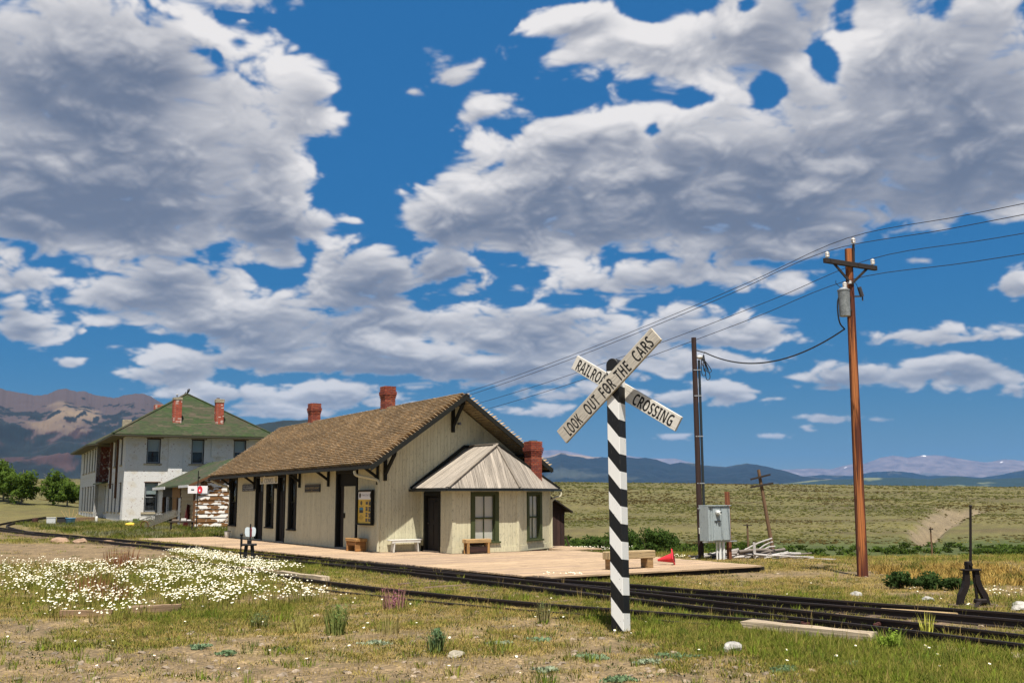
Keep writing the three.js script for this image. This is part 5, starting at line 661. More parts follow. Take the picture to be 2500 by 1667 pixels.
const sp = thing('service_pole', 'slim black service pole with conduit and weatherhead beside the electric cabinet', 'utility pole', [6.37, -0.1, 35.0], 0);
{
  part(sp, 'pole', poleGeo(7.65, 0.1, 0.085), woodMat([0.045, 0.022, 0.018])); const pipe = std([0.045, 0.055, 0.06], { metalness: 0.5, roughness: 0.35 }); part(sp, 'conduit', cy(0.045, 0.045, 5.2, 12, 0.15, 4.25, 0.03), pipe); for (const y of [2.6, 4.2, 5.6, 6.5]) part(sp, 'strap', bx(0.26, 0.03, 0.14, 0.07, y, 0.02), zinc); part(sp, 'weatherhead', merge([sph(0.085, 0.18, 6.95, 0.04, 1.3, 0.9, 1)]), std([0.62, 0.62, 0.6], { metalness: 0.3, roughness: 0.5 }));
  const loops = []; for (const [a, b, c] of [[0.36, 6.35, 0.3], [0.42, 6.5, 0.4], [0.5, 6.2, 0.46], [0.56, 6.45, 0.5]]) loops.push(tube([[0.22, 6.96, 0.06], [c * 0.8, 6.75, 0.08], [a, b, 0.08], [a - 0.1, b - 0.05, 0.08], [c * 0.75, 6.7, 0.07], [0.32, 7.05, 0.05]], 0.014, 40)); part(sp, 'cable_loops', merge(loops), cableMat); part(sp, 'dead_end_clamp', rod([0.05, 7.2, 0.05], [0.36, 7.1, 0.05], 0.02), cableMat); part(sp, 'junction_box', cb(0.14, 0.2, 0.1, 0.01, 0.0, 1.0, 0.13), std([0.66, 0.64, 0.56]));
  const P = V(8.74, 6.36, 26.2), Q = V(6.72, 7.02, 34.95), pts = []; for (let i = 0; i <= 20; i++) { const t = i / 20; pts.push(P.clone().lerp(Q, t).add(new THREE.Vector3(0, -4 * 0.62 * t * (1 - t), 0))); } solo('service_cable', tube(pts, 0.022, 80, 6), cableMat, 'thick black cable sagging between the power pole and the service pole', 'cable');
}
{
  const c = thing('electric_cabinet', 'pale grey-blue electric meter cabinet on white conduits by the service pole', 'cabinet', [6.78, 0, 34.3], YAW), grey = std([0.40, 0.46, 0.47], { map: SMOOTH, roughness: 0.5 }), pvc = std([0.74, 0.74, 0.72], { roughness: 0.5 });
  part(c, 'body', cb(0.84, 1.14, 0.44, 0.012, 0.02, 1.16, -0.02), grey); part(c, 'side_section', cb(0.1, 1.14, 0.46, 0.012, -0.47, 1.16, -0.02), grey); part(c, 'door_leaf', cb(0.34, 1.08, 0.02, 0.004, -0.16, 1.16, 0.215), grey); part(c, 'door_leaf', cb(0.38, 1.08, 0.02, 0.004, 0.24, 1.16, 0.215), grey); part(c, 'roof', cb(1.0, 0.03, 0.52, 0.006, -0.02, 1.745, 0.0), grey);
  const m = group(c, 'meter'); part(m, 'housing', cy(0.09, 0.09, 0.06, 20, -0.14, 1.52, 0.25, Math.PI / 2), std([0.5, 0.5, 0.5], { metalness: 0.4, roughness: 0.4 })); part(m, 'glass_dome', cy(0.078, 0.06, 0.11, 20, -0.14, 1.52, 0.33, Math.PI / 2), std([0.78, 0.82, 0.80], { roughness: 0.15 })); part(m, 'dial', bx(0.06, 0.05, 0.01, -0.12, 1.53, 0.39), std([0.03, 0.05, 0.05])); part(c, 'handle', merge([bx(0.3, 0.02, 0.02, -0.13, 1.25, 0.24), bx(0.02, 0.1, 0.02, -0.2, 1.2, 0.24)]), std([0.05, 0.06, 0.06])); 
  for (const [x, r] of [[-0.06, 0.03], [0.08, 0.05], [0.24, 0.05]]) part(c, 'conduit', cy(r, r, 0.62, 12, x, 0.29, 0.06), pvc); part(c, 'cross_rail', merge([bx(1.5, 0.04, 0.04, 0.05, 0.57, 0.1), bx(1.4, 0.04, 0.04, 0.1, 1.66, -0.2)]), zinc); part(c, 'post', cb(0.13, 2.25, 0.13, 0.012, 0.62, 1.08, -0.08), std([0.26, 0.085, 0.035], { map: WOOD, bumpMap: WOODB, bumpScale: 0.005 }));
}
function oldPole(label, x, f, h, r, arms, lean = 0, grp) { const t = thing('telegraph_pole', label, 'telegraph pole', [x, ground(x, f) - 0.1, f], 0, grp); t.rotation.z = lean; part(t, 'pole', poleGeo(h, r, r * 0.75, 8), woodMat([0.20, 0.115, 0.06])); for (const [y, w, tilt] of arms) { const m = part(t, 'crossarm', bx(w, 0.11, 0.09, 0, 0, r + 0.04), darkArm); m.position.y = y; m.rotation.z = tilt; } return t; }
oldPole('old leaning telegraph pole with two tilted crossarms beyond the wood pile', 15.75, 62, 5.9, 0.13, [[5.45, 1.25, 0.1], [4.95, 1.4, 0.04]], 0.135); oldPole('short orange pole with a small top bar down in the willows', 31.7, 139, 3.6, 0.16, [[3.4, 1.2, 0]]); oldPole('lone thin pole standing near the sandy gully', 40.6, 100, 3.7, 0.1, [[3.5, 0.4, 0]]);
// ---------- switch stands ----------
{
  const t = thing('switch_stand', 'black switch stand with two white target plates beside the platform track', 'switch stand', [-8.25, 0.02, 32.2], 0.25), iron = std([0.014, 0.014, 0.015], { roughness: 0.55, metalness: 0.4 }), wt = std([0.66, 0.74, 0.78], { roughness: 0.5 }), redP = std([0.22, 0.03, 0.04]);
  for (const s of [-1, 1]) part(t, 'leg', prism([[s * 0.03, 0.62], [s * 0.14, 0.62], [s * 0.2, 0.0], [s * 0.07, 0.0]], 0.12), iron); part(t, 'table', cb(0.46, 0.06, 0.3, 0.01, 0, 0.62, 0), iron); part(t, 'bearing', cb(0.14, 0.12, 0.14, 0.01, 0, 0.71, 0), iron); part(t, 'lever', merge([cy(0.035, 0.035, 0.34, 8, -0.24, 0.74, 0.06), cy(0.022, 0.022, 0.6, 8, -0.25, 0.3, 0.08), sph(0.05, -0.24, 0.93, 0.06)]), iron); part(t, 'mast', cy(0.024, 0.024, 0.52, 10, 0.02, 1.0, 0), iron); part(t, 'foot', bx(0.56, 0.05, 0.4, 0, 0.0, 0), iron);
  const pl = () => { const s = new THREE.Shape(); s.moveTo(0.02, 0); s.lineTo(0.14, 0.02); s.lineTo(0.165, 0.12); s.lineTo(0.165, 0.22); s.quadraticCurveTo(0.16, 0.29, 0.1, 0.3); s.lineTo(0.03, 0.29); s.lineTo(0.02, 0); return s; }; for (const s of [-1, 1]) { const g = new THREE.ExtrudeGeometry(pl(), { depth: 0.012, bevelEnabled: false }); const m = part(t, 'target_plate', g, wt, 'white target plate'); m.position.set(0.02, 0.86, 0.0); if (s < 0) m.rotation.y = Math.PI; } const m = part(t, 'target_plate', new THREE.ExtrudeGeometry(pl(), { depth: 0.012, bevelEnabled: false }), redP, 'red target plate seen edge-on'); m.position.set(0.02, 0.85, 0); m.rotation.y = -Math.PI / 2 + 0.3;
}
{
  const t = thing('harp_switch_stand', 'tall rusty harp-shaped switch stand with upright lever at the right', 'switch stand', [8.5, 0, 19.22], 0.15), iron = std([0.022, 0.013, 0.011], { map: SPECK, roughness: 0.65, metalness: 0.3 });
  for (const s of [-1, 1]) part(t, 'leg', prism([[s * 0.05, 0.64], [s * 0.14, 0.64], [s * 0.16, 0.46], [s * 0.2, 0.34], [s * 0.28, 0.22], [s * 0.31, 0.1], [s * 0.32, 0.02], [s * 0.2, 0.02], [s * 0.2, 0.1], [s * 0.17, 0.18], [s * 0.1, 0.3], [s * 0.055, 0.42]], 0.09), iron); part(t, 'top_plate', cb(0.34, 0.03, 0.16, 0.006, 0, 0.655, 0), iron); part(t, 'pivot', merge([cb(0.1, 0.14, 0.12, 0.01, -0.04, 0.74, 0), cy(0.03, 0.03, 0.2, 10, -0.04, 0.75, 0, Math.PI / 2)]), iron); part(t, 'lever', merge([rod([0.0, 0.7, 0], [0.09, 1.82, 0.0], 0.026, 0.022, 10), sph(0.03, 0.09, 1.82, 0)]), iron); part(t, 'spindle', rod([0.05, 0.62, 0], [0.09, 0.06, 0], 0.028), iron); part(t, 'crank', merge([cb(0.2, 0.09, 0.16, 0.02, 0.13, 0.09, 0.03), beam([0.1, 0.08, 0.06], [-0.2, 0.0, 0.36], 0.07, 0.05)]), iron); part(t, 'base_beam', merge([cb(0.9, 0.07, 0.2, 0.01, 0.02, -0.005, -0.05), cb(0.8, 0.06, 0.18, 0.01, 0.25, -0.01, 0.25)]), tieMats[1]);
}
// ---------- benches, cone, bucket ----------
const benchWood = [woodMat([0.50, 0.27, 0.09]), woodMat([0.42, 0.20, 0.06]), woodMat([0.56, 0.36, 0.16])], benchWhite = paintMat([0.76, 0.74, 0.68], { bumpMap: WOODB, bumpScale: 0.003 });
const onDeck = (a, b) => { const [x, f] = fromAB(a, b); return [x, DECK, f]; };
{
  const t = thing('timber_bench', 'heavy weathered timber bench at the grassy end of the platform', 'bench', onDeck(-11.78, 1.9), YAW + 0.02); part(t, 'seat', cb(1.55, 0.2, 0.32, 0.015, 0, 0.36, 0), woodMat([0.50, 0.37, 0.20])); for (const s of [-1, 1]) { part(t, 'leg', cb(0.2, 0.27, 0.3, 0.012, s * 0.6, 0.13, 0), woodMat([0.40, 0.25, 0.11])); }
  const b = thing('timber_bench', 'small orange-brown timber bench below the bay window', 'bench', onDeck(-2.78, 2.36), YAW); part(b, 'seat', cb(0.98, 0.13, 0.3, 0.012, 0, 0.43, 0), benchWood[2]); part(b, 'stretcher', bx(0.6, 0.07, 0.05, 0.0, 0.31, -0.05), woodMat([0.05, 0.02, 0.012])); part(b, 'shelf', bx(0.84, 0.2, 0.24, 0, 0.14, -0.02), woodMat([0.05, 0.02, 0.014])); for (const s of [-1, 1]) for (const z of [-0.1, 0.11]) part(b, 'leg', cb(0.085, 0.37, 0.08, 0.012, s * 0.4, 0.185, z), benchWood[0]);
  const l = thing('box_bench', 'brown box-sided wooden bench against the cream freight door', 'bench', onDeck(1.35, -0.33), YAW + Math.PI / 2); part(l, 'seat', cb(1.0, 0.11, 0.44, 0.012, 0, 0.41, 0), benchWood[0]); for (const s of [-1, 1]) part(l, 'leg', cb(0.1, 0.36, 0.4, 0.012, s * 0.4, 0.18, 0), benchWood[1]); part(l, 'stretcher', bx(0.7, 0.12, 0.04, 0, 0.27, -0.15), benchWood[1]);
  const w = thing('white_bench', 'chipped white bench with shaped legs by the gable wall', 'bench', onDeck(-0.24, 0.86), YAW); part(w, 'seat', cb(1.26, 0.04, 0.3, 0.008, 0, 0.42, 0), benchWhite); part(w, 'apron', prism([[-0.55, 0.4], [0.55, 0.4], [0.55, 0.31], [0.4, 0.33], [-0.4, 0.33], [-0.55, 0.31]], 0.02).translate(0, 0, 0.13), benchWhite); for (const s of [-1, 1]) part(w, 'leg', prism([[-0.13, 0.4], [0.13, 0.4], [0.15, 0.0], [0.07, 0.0], [0, 0.1], [-0.07, 0], [-0.15, 0]], 0.03).rotateY(Math.PI / 2).rotateZ(s * 0.1).translate(s * 0.48, 0, 0), benchWhite);
  const k = thing('bucket', 'white plastic bucket with dark rim at the far corner of the depot', 'bucket', onDeck(17.75, -0.32), 0); part(k, 'pail', ni(new THREE.LatheGeometry([[0, 0.0], [0.12, 0.0], [0.145, 0.3], [0.155, 0.3], [0.155, 0.32], [0.14, 0.32], [0.115, 0.02], [0, 0.02]].map(([x, y]) => new THREE.Vector2(x, y)), 20)), std([0.72, 0.72, 0.68], { roughness: 0.5 })); part(k, 'lid', cy(0.16, 0.16, 0.02, 20, 0, 0.33, 0), std([0.06, 0.06, 0.06]));
  const c = thing('traffic_cone', 'fallen red traffic cone with its square base turned up', 'cone', [4.36, DECK + 0.005, 28.75], 0.5), red = std([0.62, 0.022, 0.035], { roughness: 0.5 }), body = group(c, 'body'); body.position.set(0.12, 0.185, 0); body.quaternion.setFromUnitVectors(new THREE.Vector3(0, 1, 0), new THREE.Vector3(-0.72, -0.16, -0.68).normalize()); part(body, 'base', cb(0.37, 0.035, 0.37, 0.012, 0, 0, 0), red); part(body, 'cone', ni(new THREE.LatheGeometry([[0.14, 0.015], [0.13, 0.04], [0.03, 0.44], [0.02, 0.44], [0.1, 0.05]].map(([x, y]) => new THREE.Vector2(x, y)), 20)), red); part(body, 'reflective_band', cy(0.102, 0.077, 0.1, 20, 0, 0.2, 0), std([0.8, 0.78, 0.78])); part(body, 'socket', cy(0.12, 0.07, 0.02, 20, 0, -0.02, 0), std([0.16, 0.008, 0.012]));
}
// ---------- shed, wood pile, rocks ----------
{
  const t = thing('plank_shed', 'dark brown plank shed half hidden behind the depot bay', 'shed', [1.55, -0.62, 46.5], 0.3), dk = [0.9, 1.2].map((k) => woodMat([0.05 * k, 0.022 * k, 0.016 * k])); for (let i = 0; i < 9; i++) part(t, 'board', cb(0.18, 1.95, 0.03, 0.004, -0.8 + i * 0.19, 0.98, 0), dk[i % 2]); for (let i = 0; i < 8; i++) part(t, 'board', cb(0.03, 1.9, 0.2, 0.004, 0.82, 0.95, -0.12 - i * 0.21), dk[i % 2]); part(t, 'lining', bx(1.55, 1.85, 1.6, -0.02, 0.93, -0.85), lining); for (const s of [0, 1]) part(t, 'roof', slab(s ? [[-0.1, 2.85, 0.35], [1.12, 2.06, 0.35], [1.12, 2.06, -2.1], [-0.1, 2.85, -2.1]] : [[-1.3, 2.06, 0.35], [-0.1, 2.85, 0.35], [-0.1, 2.85, -2.1], [-1.3, 2.06, -2.1]], 0.06, (v) => [v[2], v[0]]), woodMat([0.03, 0.02, 0.017])); part(t, 'gable', polys([[[-0.85, 1.9, 0.0], [0.85, 1.9, 0.0], [0.85, 2.2, 0], [-0.1, 2.8, 0.0], [-0.85, 2.35, 0]]]), dk[0]); part(t, 'prop', beam([1.15, 0.0, 0.25], [0.86, 0.95, 0.05], 0.05, 0.05), dk[1]); part(t, 'brick_footing', bx(0.9, 0.16, 0.3, 0.75, 0.04, 0.15), rough([0.2, 0.06, 0.04]));
  const w = thing('brush_pile', 'bleached heap of dead branches and poles beside the electric cabinet', 'wood pile', [8.35, -0.12, 35.9], 0), r = rngOf(26), pale = [woodMat([0.62, 0.58, 0.55]), woodMat([0.42, 0.38, 0.35]), woodMat([0.24, 0.2, 0.17])];
  for (let i = 0; i < 46; i++) { const x = -1.5 + r() * 2.9, z = (r() - 0.5) * 1.1, L = 0.5 + r() * 1.3, a = (r() - 0.5) * 0.7, y = 0.03 + r() * 0.34 * (1 - Math.abs(x + 0.1) / 2.0), dy = (r() - 0.5) * 0.22, R = 0.018 + r() * 0.038, p = [x - L / 2, Math.max(0.03, y - dy), z - a * L / 2], q = [x + L / 2, y + dy + 0.02, z + a * L / 2], m = [(p[0] + q[0]) / 2, (p[1] + q[1]) / 2 + (r() - 0.5) * 0.1, (p[2] + q[2]) / 2 + (r() - 0.5) * 0.15]; part(w, 'branch', tube([p, m, q], R, 8, 6), pale[i % 5 === 0 ? 2 : i % 3 === 0 ? 1 : 0]); }
  for (const [p, q] of [[[-0.4, 0.3, 0.2], [0.65, 0.72, 0.1]], [[0.1, 0.26, 0.0], [0.7, 0.6, 0.0]], [[-0.9, 0.25, 0.3], [-1.6, 0.2, 0.4]], [[0.3, 0.3, 0.1], [0.75, 0.45, 0.15]]]) part(w, 'branch', tube([p, [(p[0] + q[0]) / 2, (p[1] + q[1]) / 2 + 0.05, p[2]], q], 0.03, 8, 6), pale[0]); part(w, 'stake', cb(0.09, 0.62, 0.06, 0.01, -0.08, 0.3, 0.55), pale[0]); part(w, 'branch', tube([[1.0, 0.1, 0.2], [1.8, 0.04, 0.5], [2.6, 0.02, 0.9]], 0.045, 10, 6), pale[1]);
}
const stoneM = [rough([0.62, 0.55, 0.42]), rough([0.52, 0.34, 0.22]), rough([0.66, 0.63, 0.57])];
function rock(label, x, f, r, sy, m, seed, grp) { const o = solo('rock', lumpy(r, seed, 1.25, sy, 0.95), m, label, 'rock', grp); o.position.set(x, ground(x, f) + r * sy * 0.35, -f); o.rotation.y = seed; return o; }
rock('flat yellowish rock in the dirt, in front of the siding rails', -0.75, 13.5, 0.105, 0.5, stoneM[0], 1); rock('rounded pale rock in the green grass right of the post', 2.88, 13.85, 0.125, 0.72, stoneM[2], 2); rock('pale flat stone beside the fallen cone', 4.28, 28.4, 0.18, 0.45, stoneM[2], 3); rock('pinkish rock left of the rails, rounder of the two', -21.2, 48.2, 0.34, 0.55, stoneM[1], 4); rock('flat pink slab rock leaning by the left rails', -20.2, 48.0, 0.36, 0.4, stoneM[1], 5); for (const [x, f, r, s, l] of [[0.55, 25.35, 0.13, 6, 'white stone at the platform corner, left one'], [1.0, 25.25, 0.12, 7, 'white stone at the platform corner, right one'], [8.02, 20.1, 0.12, 8, 'white stone just left of the harp switch stand'], [9.28, 18.9, 0.15, 9, 'big pale stone right of the harp switch stand'], [9.0, 18.5, 0.12, 10, 'smaller pale stone right of the harp switch stand'], [7.0, 21.2, 0.12, 11, 'pale stone in the grass behind the far rail']]) rock(l, x, f, r, 0.6, stoneM[2], s);
// ---------- signal boards by the annex corner ----------
{
  const t = thing('signal_board', 'white signal boards with a red disc on a thin black mast', 'sign', [-19.4, 0.13, 62.9], 0.2), wm = std([0.80, 0.78, 0.80]); part(t, 'mast', cy(0.03, 0.03, 3.7, 8, 0, 1.85, 0), trimDark); for (const s of [-1, 1]) part(t, 'panel', cb(0.56, 0.46, 0.02, 0.004, s * 0.3, 2.55, 0.03), wm); part(t, 'disc', cy(0.2, 0.2, 0.02, 24, 0, 0, 0, Math.PI / 2).scale(0.75, 1.15, 1).translate(0.13, 2.55, 0.055), std([0.62, 0.02, 0.04])); part(t, 'slot', bx(0.18, 0.07, 0.01, -0.3, 2.55, 0.046), std([0.03, 0.03, 0.03])); part(t, 'slot', bx(0.07, 0.12, 0.01, 0.12, 2.5, 0.075), wm); part(t, 'finial', sph(0.07, 0.06, 3.3, 0), trimDark);
}
// ---------- odds and ends in the hotel yard ----------
{
  const yard = (n, l, c, x, f, turn = 0.4) => thing(n, l, c, [x, ground(x, f) - 0.02, f], turn), steel = std([0.55, 0.57, 0.57], { roughness: 0.5 });
  const b1 = yard('metal_box', 'dented white metal box in the weeds left of the hotel', 'box', -32.95, 73.2); part(b1, 'body', cb(0.6, 0.5, 0.55, 0.02, 0, 0.25, 0), steel); part(b1, 'lid', cb(0.64, 0.04, 0.59, 0.01, 0, 0.52, 0), steel); const b2 = yard('black_bin', 'black plastic tub between the white box and blue bucket', 'bin', -32.35, 73.6); part(b2, 'body', cb(0.68, 0.52, 0.6, 0.03, 0, 0.26, 0), std([0.02, 0.02, 0.022])); part(b2, 'rim', cb(0.74, 0.05, 0.66, 0.01, 0, 0.53, 0), std([0.03, 0.03, 0.032]));
  const k = yard('blue_bucket', 'blue bucket holding tools with wooden handles', 'bucket', -31.75, 73.6); part(k, 'pail', ni(new THREE.LatheGeometry([[0, 0], [0.26, 0], [0.34, 0.46], [0.37, 0.46], [0.37, 0.5], [0.33, 0.5], [0.25, 0.03], [0, 0.03]].map(([x, y]) => new THREE.Vector2(x, y)), 20)), std([0.13, 0.32, 0.52], { roughness: 0.5 })); for (const [x, z, tx, h] of [[-0.2, 0, -0.45, 1.0], [-0.05, 0.1, -0.08, 1.15], [0.1, -0.05, 0.1, 1.1], [-0.12, -0.1, -0.25, 0.95], [0.2, 0.05, 0.3, 0.9]]) part(k, 'tool_handle', rod([x * 0.4, 0.1, z], [x + tx, h, z], 0.025), woodMat([0.62, 0.45, 0.2]));
  const pl = yard('planter_box', 'long low wooden planter box by the hotel side wall', 'planter', -33.3, 79.0, 0.35); for (const s of [-1, 1]) part(pl, 'side_board', cb(1.9, 0.36, 0.06, 0.01, 0, 0.2, s * 0.4), woodMat([0.24, 0.15, 0.08])); for (const s of [-1, 1]) part(pl, 'end_board', cb(0.06, 0.36, 0.8, 0.01, s * 0.95, 0.2, 0), woodMat([0.24, 0.15, 0.08])); part(pl, 'soil', bx(1.8, 0.06, 0.7, 0, 0.3, 0), rough([0.07, 0.045, 0.03]));
  const br = yard('rusty_barrel', 'small rusty barrel in the weeds near the left edge', 'barrel', -35.4, 76); part(br, 'drum', ni(new THREE.LatheGeometry([[0, 0], [0.2, 0], [0.21, 0.12], [0.2, 0.14], [0.21, 0.28], [0.2, 0.3], [0.2, 0.42], [0.17, 0.42], [0.16, 0.38], [0, 0.38]].map(([x, y]) => new THREE.Vector2(x, y)), 16)), rough([0.09, 0.03, 0.018])); const gc = yard('gas_cylinder', 'white gas cylinder against the hotel side wall', 'cylinder', -31.1, 76.6); part(gc, 'tank', ni(new THREE.LatheGeometry([[0, 0], [0.1, 0], [0.1, 0.42], [0.06, 0.5], [0, 0.52]].map(([x, y]) => new THREE.Vector2(x, y)), 14)), std([0.7, 0.68, 0.62])); part(gc, 'valve', cy(0.03, 0.03, 0.12, 8, 0, 0.56, 0), std([0.02, 0.02, 0.02]));
  const gb = yard('green_crate', 'green crate at the foot of the white hotel wall', 'crate', -26.6, 72.4); part(gb, 'body', cb(0.42, 0.45, 0.36, 0.01, 0, 0.22, 0), std([0.09, 0.13, 0.03])); for (const y of [0.1, 0.24, 0.38]) part(gb, 'slat', bx(0.44, 0.07, 0.38, 0, y, 0), std([0.11, 0.15, 0.04])); const yb = yard('yellow_tarp', 'crumpled yellow tarp bundle in the weeds before the hotel', 'tarp', -26.0, 69.6); part(yb, 'bundle', lumpy(0.22, 6, 1.4, 0.7, 1).translate(0, 0.12, 0), std([0.66, 0.48, 0.06])); const bn = yard('trash_bin', 'black bin heaped with bottles beside the annex', 'bin', -25.6, 74.2, 0.45); part(bn, 'body', cb(0.55, 0.62, 0.5, 0.03, 0, 0.31, 0), std([0.018, 0.018, 0.02])); for (const [x, z] of [[-0.15, 0], [0.02, 0.1], [0.16, -0.05]]) part(bn, 'bottle', sph(0.09, x, 0.66, z, 1, 0.9, 1), std([0.2, 0.2, 0.2], { roughness: 0.3 }));
  const ct = yard('wire_cart', 'overturned wire basket cart with bent handle beside the annex', 'cart', -21.9, 64.0, -0.25), wm = std([0.30, 0.29, 0.25], { metalness: 0.6, roughness: 0.5 }), bars = []; for (let i = 0; i <= 16; i++) { const x = -1.0 + i * 0.125; bars.push(rod([x, 0.2 + i * 0.042, -0.3], [x + 0.1, 0.72 + i * 0.03, -0.3], 0.014, 0.014, 4), rod([x, 0.2 + i * 0.042, 0.3], [x + 0.1, 0.72 + i * 0.03, 0.3], 0.014, 0.014, 4), rod([x, 0.2 + i * 0.042, -0.3], [x, 0.2 + i * 0.042, 0.3], 0.014, 0.014, 4)); } for (let j = 0; j <= 5; j++) for (const z of [-0.3, 0.3]) bars.push(rod([-1 + j * 0.02, 0.2 + j * 0.1, z], [1 + j * 0.02, 0.87 + j * 0.075, z], 0.014, 0.014, 4)); part(ct, 'basket', merge(bars), wm); part(ct, 'handle', tube([[-0.9, 0.75, -0.3], [-1.5, 0.85, -0.28], [-1.7, 0.7, 0], [-1.4, 0.6, 0.28], [0.2, 1.15, 0.3]], 0.025, 30), wm); for (const z of [-0.32, 0.32]) part(ct, 'wheel', ni(new THREE.TorusGeometry(0.27, 0.03, 8, 24)).translate(-1.0, 0.28, z), rustWood);
  const tb = yard('work_table', 'low dark wooden table with clutter in front of the annex', 'table', -19.75, 61.2, 0.3); part(tb, 'tabletop', cb(1.5, 0.07, 0.7, 0.01, 0, 0.6, 0), woodMat([0.05, 0.035, 0.025])); for (const x of [-0.6, 0.6]) for (const z of [-0.25, 0.25]) part(tb, 'leg', cb(0.1, 0.57, 0.1, 0.01, x, 0.285, z), woodMat([0.03, 0.022, 0.017])); for (const [x, z, w, h] of [[-0.35, 0, 0.4, 0.1], [0.1, 0.1, 0.3, 0.16], [0.4, -0.1, 0.25, 0.08]]) part(tb, 'clutter', cb(w, h, 0.3, 0.02, x, 0.635 + h / 2, z), x > 0 ? std([0.6, 0.58, 0.55]) : std([0.2, 0.16, 0.12]));
}
// ---------- grasses and flowers ----------
function bladeGeo(n, h, spread, w, lean, seed, droop = 0.35, lift = 1) {
  const r = rngOf(seed), pos = [], nor = [];
  for (let i = 0; i < n; i++) {
    const a = r() * 6.283, d = spread * Math.sqrt(r()), hh = h * (0.45 + 0.65 * r()), t = r() * 6.283, L = lean * (0.3 + r()) * hh, ww = w * (0.6 + 0.8 * r()), bx0 = Math.cos(a) * d, bz0 = Math.sin(a) * d, sx = Math.cos(t) * ww / 2, sz = Math.sin(t) * ww / 2, ox = Math.cos(a + (r() - 0.5)) * L, oz = Math.sin(a + (r() - 0.5)) * L;
    const m = [bx0 + ox * 0.42, hh * 0.6, bz0 + oz * 0.42], e = [bx0 + ox, hh * (1 - droop * lean * 0.3), bz0 + oz], A = [bx0 - sx, -0.01, bz0 - sz], B = [bx0 + sx, -0.01, bz0 + sz], C = [m[0] + sx * 0.7, m[1], m[2] + sz * 0.7], D = [m[0] - sx * 0.7, m[1], m[2] - sz * 0.7];
    for (const v of [A, B, C, A, C, D, D, C, e]) { pos.push(...v); const q = new THREE.Vector3(Math.cos(a) * 0.45, lift, Math.sin(a) * 0.45 + 0.15).normalize(); nor.push(q.x, q.y, q.z); }
  }
  const g = new THREE.BufferGeometry(); g.setAttribute('position', new THREE.BufferAttribute(new Float32Array(pos), 3)); g.setAttribute('normal', new THREE.BufferAttribute(new Float32Array(nor), 3)); g.setAttribute('uv', new THREE.BufferAttribute(new Float32Array(pos.length / 3 * 2), 2)); return g;
}
function leafGeo(n, rx, ry, rz, size, seed, clumps = 8, soft = 0.45, hollow = 0.3) { // leaves gathered in clumps through a rounded volume, base at y = 0
  const r = rngOf(seed), C = [], pos = [], nor = []; for (let i = 0; i < clumps; i++) { const a = r() * 6.283, e = Math.asin(r() * 1.8 - 0.8), k = mix(hollow, 0.85, r()); C.push([Math.cos(a) * Math.cos(e) * k * rx, ry + Math.sin(e) * k * ry, Math.sin(a) * Math.cos(e) * k * rz, soft * (0.6 + 0.7 * r())]); }
  for (let i = 0; i < n; i++) {
    const c = C[Math.floor(r() * clumps)], u = r() * 2 - 1, a = r() * 6.283, k = Math.cbrt(r()) * c[3], q = Math.sqrt(1 - u * u), dir = new THREE.Vector3(q * Math.cos(a), u, q * Math.sin(a)), p = new THREE.Vector3(c[0] + dir.x * k * rx, Math.max(0.01, c[1] + dir.y * k * ry), c[2] + dir.z * k * rz);
    const s = size * (0.6 + 0.8 * r()), t1 = new THREE.Vector3(r() - 0.5, r() - 0.5, r() - 0.5).normalize(), t2 = t1.clone().cross(new THREE.Vector3(r() - 0.5, r() - 0.5, r() - 0.5)).normalize(), nn = dir.clone().multiplyScalar(0.8).add(t1.clone().cross(t2).multiplyScalar(0.45)).add(new THREE.Vector3(0, 0.25, 0)).normalize();
    const A = p.clone().addScaledVector(t1, -s), B = p.clone().addScaledVector(t2, s * 0.45), D = p.clone().addScaledVector(t1, s), E = p.clone().addScaledVector(t2, -s * 0.45);
    const gn = B.clone().sub(A).cross(D.clone().sub(A)), Q = gn.dot(nn) < 0 ? [A, D, B, A, E, D] : [A, B, D, A, D, E];
    for (const v of Q) { pos.push(v.x, v.y, v.z); nor.push(nn.x, nn.y, nn.z); }
  }
  const g = new THREE.BufferGeometry(); g.setAttribute('position', new THREE.BufferAttribute(new Float32Array(pos), 3)); g.setAttribute('normal', new THREE.BufferAttribute(new Float32Array(nor), 3)); g.setAttribute('uv', new THREE.BufferAttribute(new Float32Array(pos.length / 3 * 2), 2)); return g;
}
const thin = { transmission: 0.45, thickness: 0, roughness: 1, specularIntensity: 0 }, leafMat = (c) => new THREE.MeshPhysicalMaterial({ color: lin(...c), ...thin }), tinted = new THREE.MeshPhysicalMaterial({ color: lin(0.78, 0.78, 0.78), ...thin });
const mat4 = (x, y, f, turn, s, sy = s) => new THREE.Matrix4().compose(V(x, y, f), new THREE.Quaternion().setFromAxisAngle(new THREE.Vector3(0, 1, 0), turn), new THREE.Vector3(s, sy, s));
const blocked = (x, f) => { const [a, b] = toAB(x, f); if (a > -12.75 && a < 19.8 && b > frontEdge(a) - 0.02 && b < (a < 0 ? mix(5.5, 6.3, clamp((a + 12.9) / 12)) : 6)) return 1; if (a > -40 && a < 60) { const c = [RAc, RCc].map((k) => lerpAt(k, a)); if (b < c[0] + 0.12 && b > c[1] - 0.1) return 0.6; } return 0; };
const RAc = RA.map(([x, f]) => toAB(x, f)).sort((p, q) => p[0] - q[0]), RCc = RC.map(([x, f]) => toAB(x, f)).sort((p, q) => p[0] - q[0]);
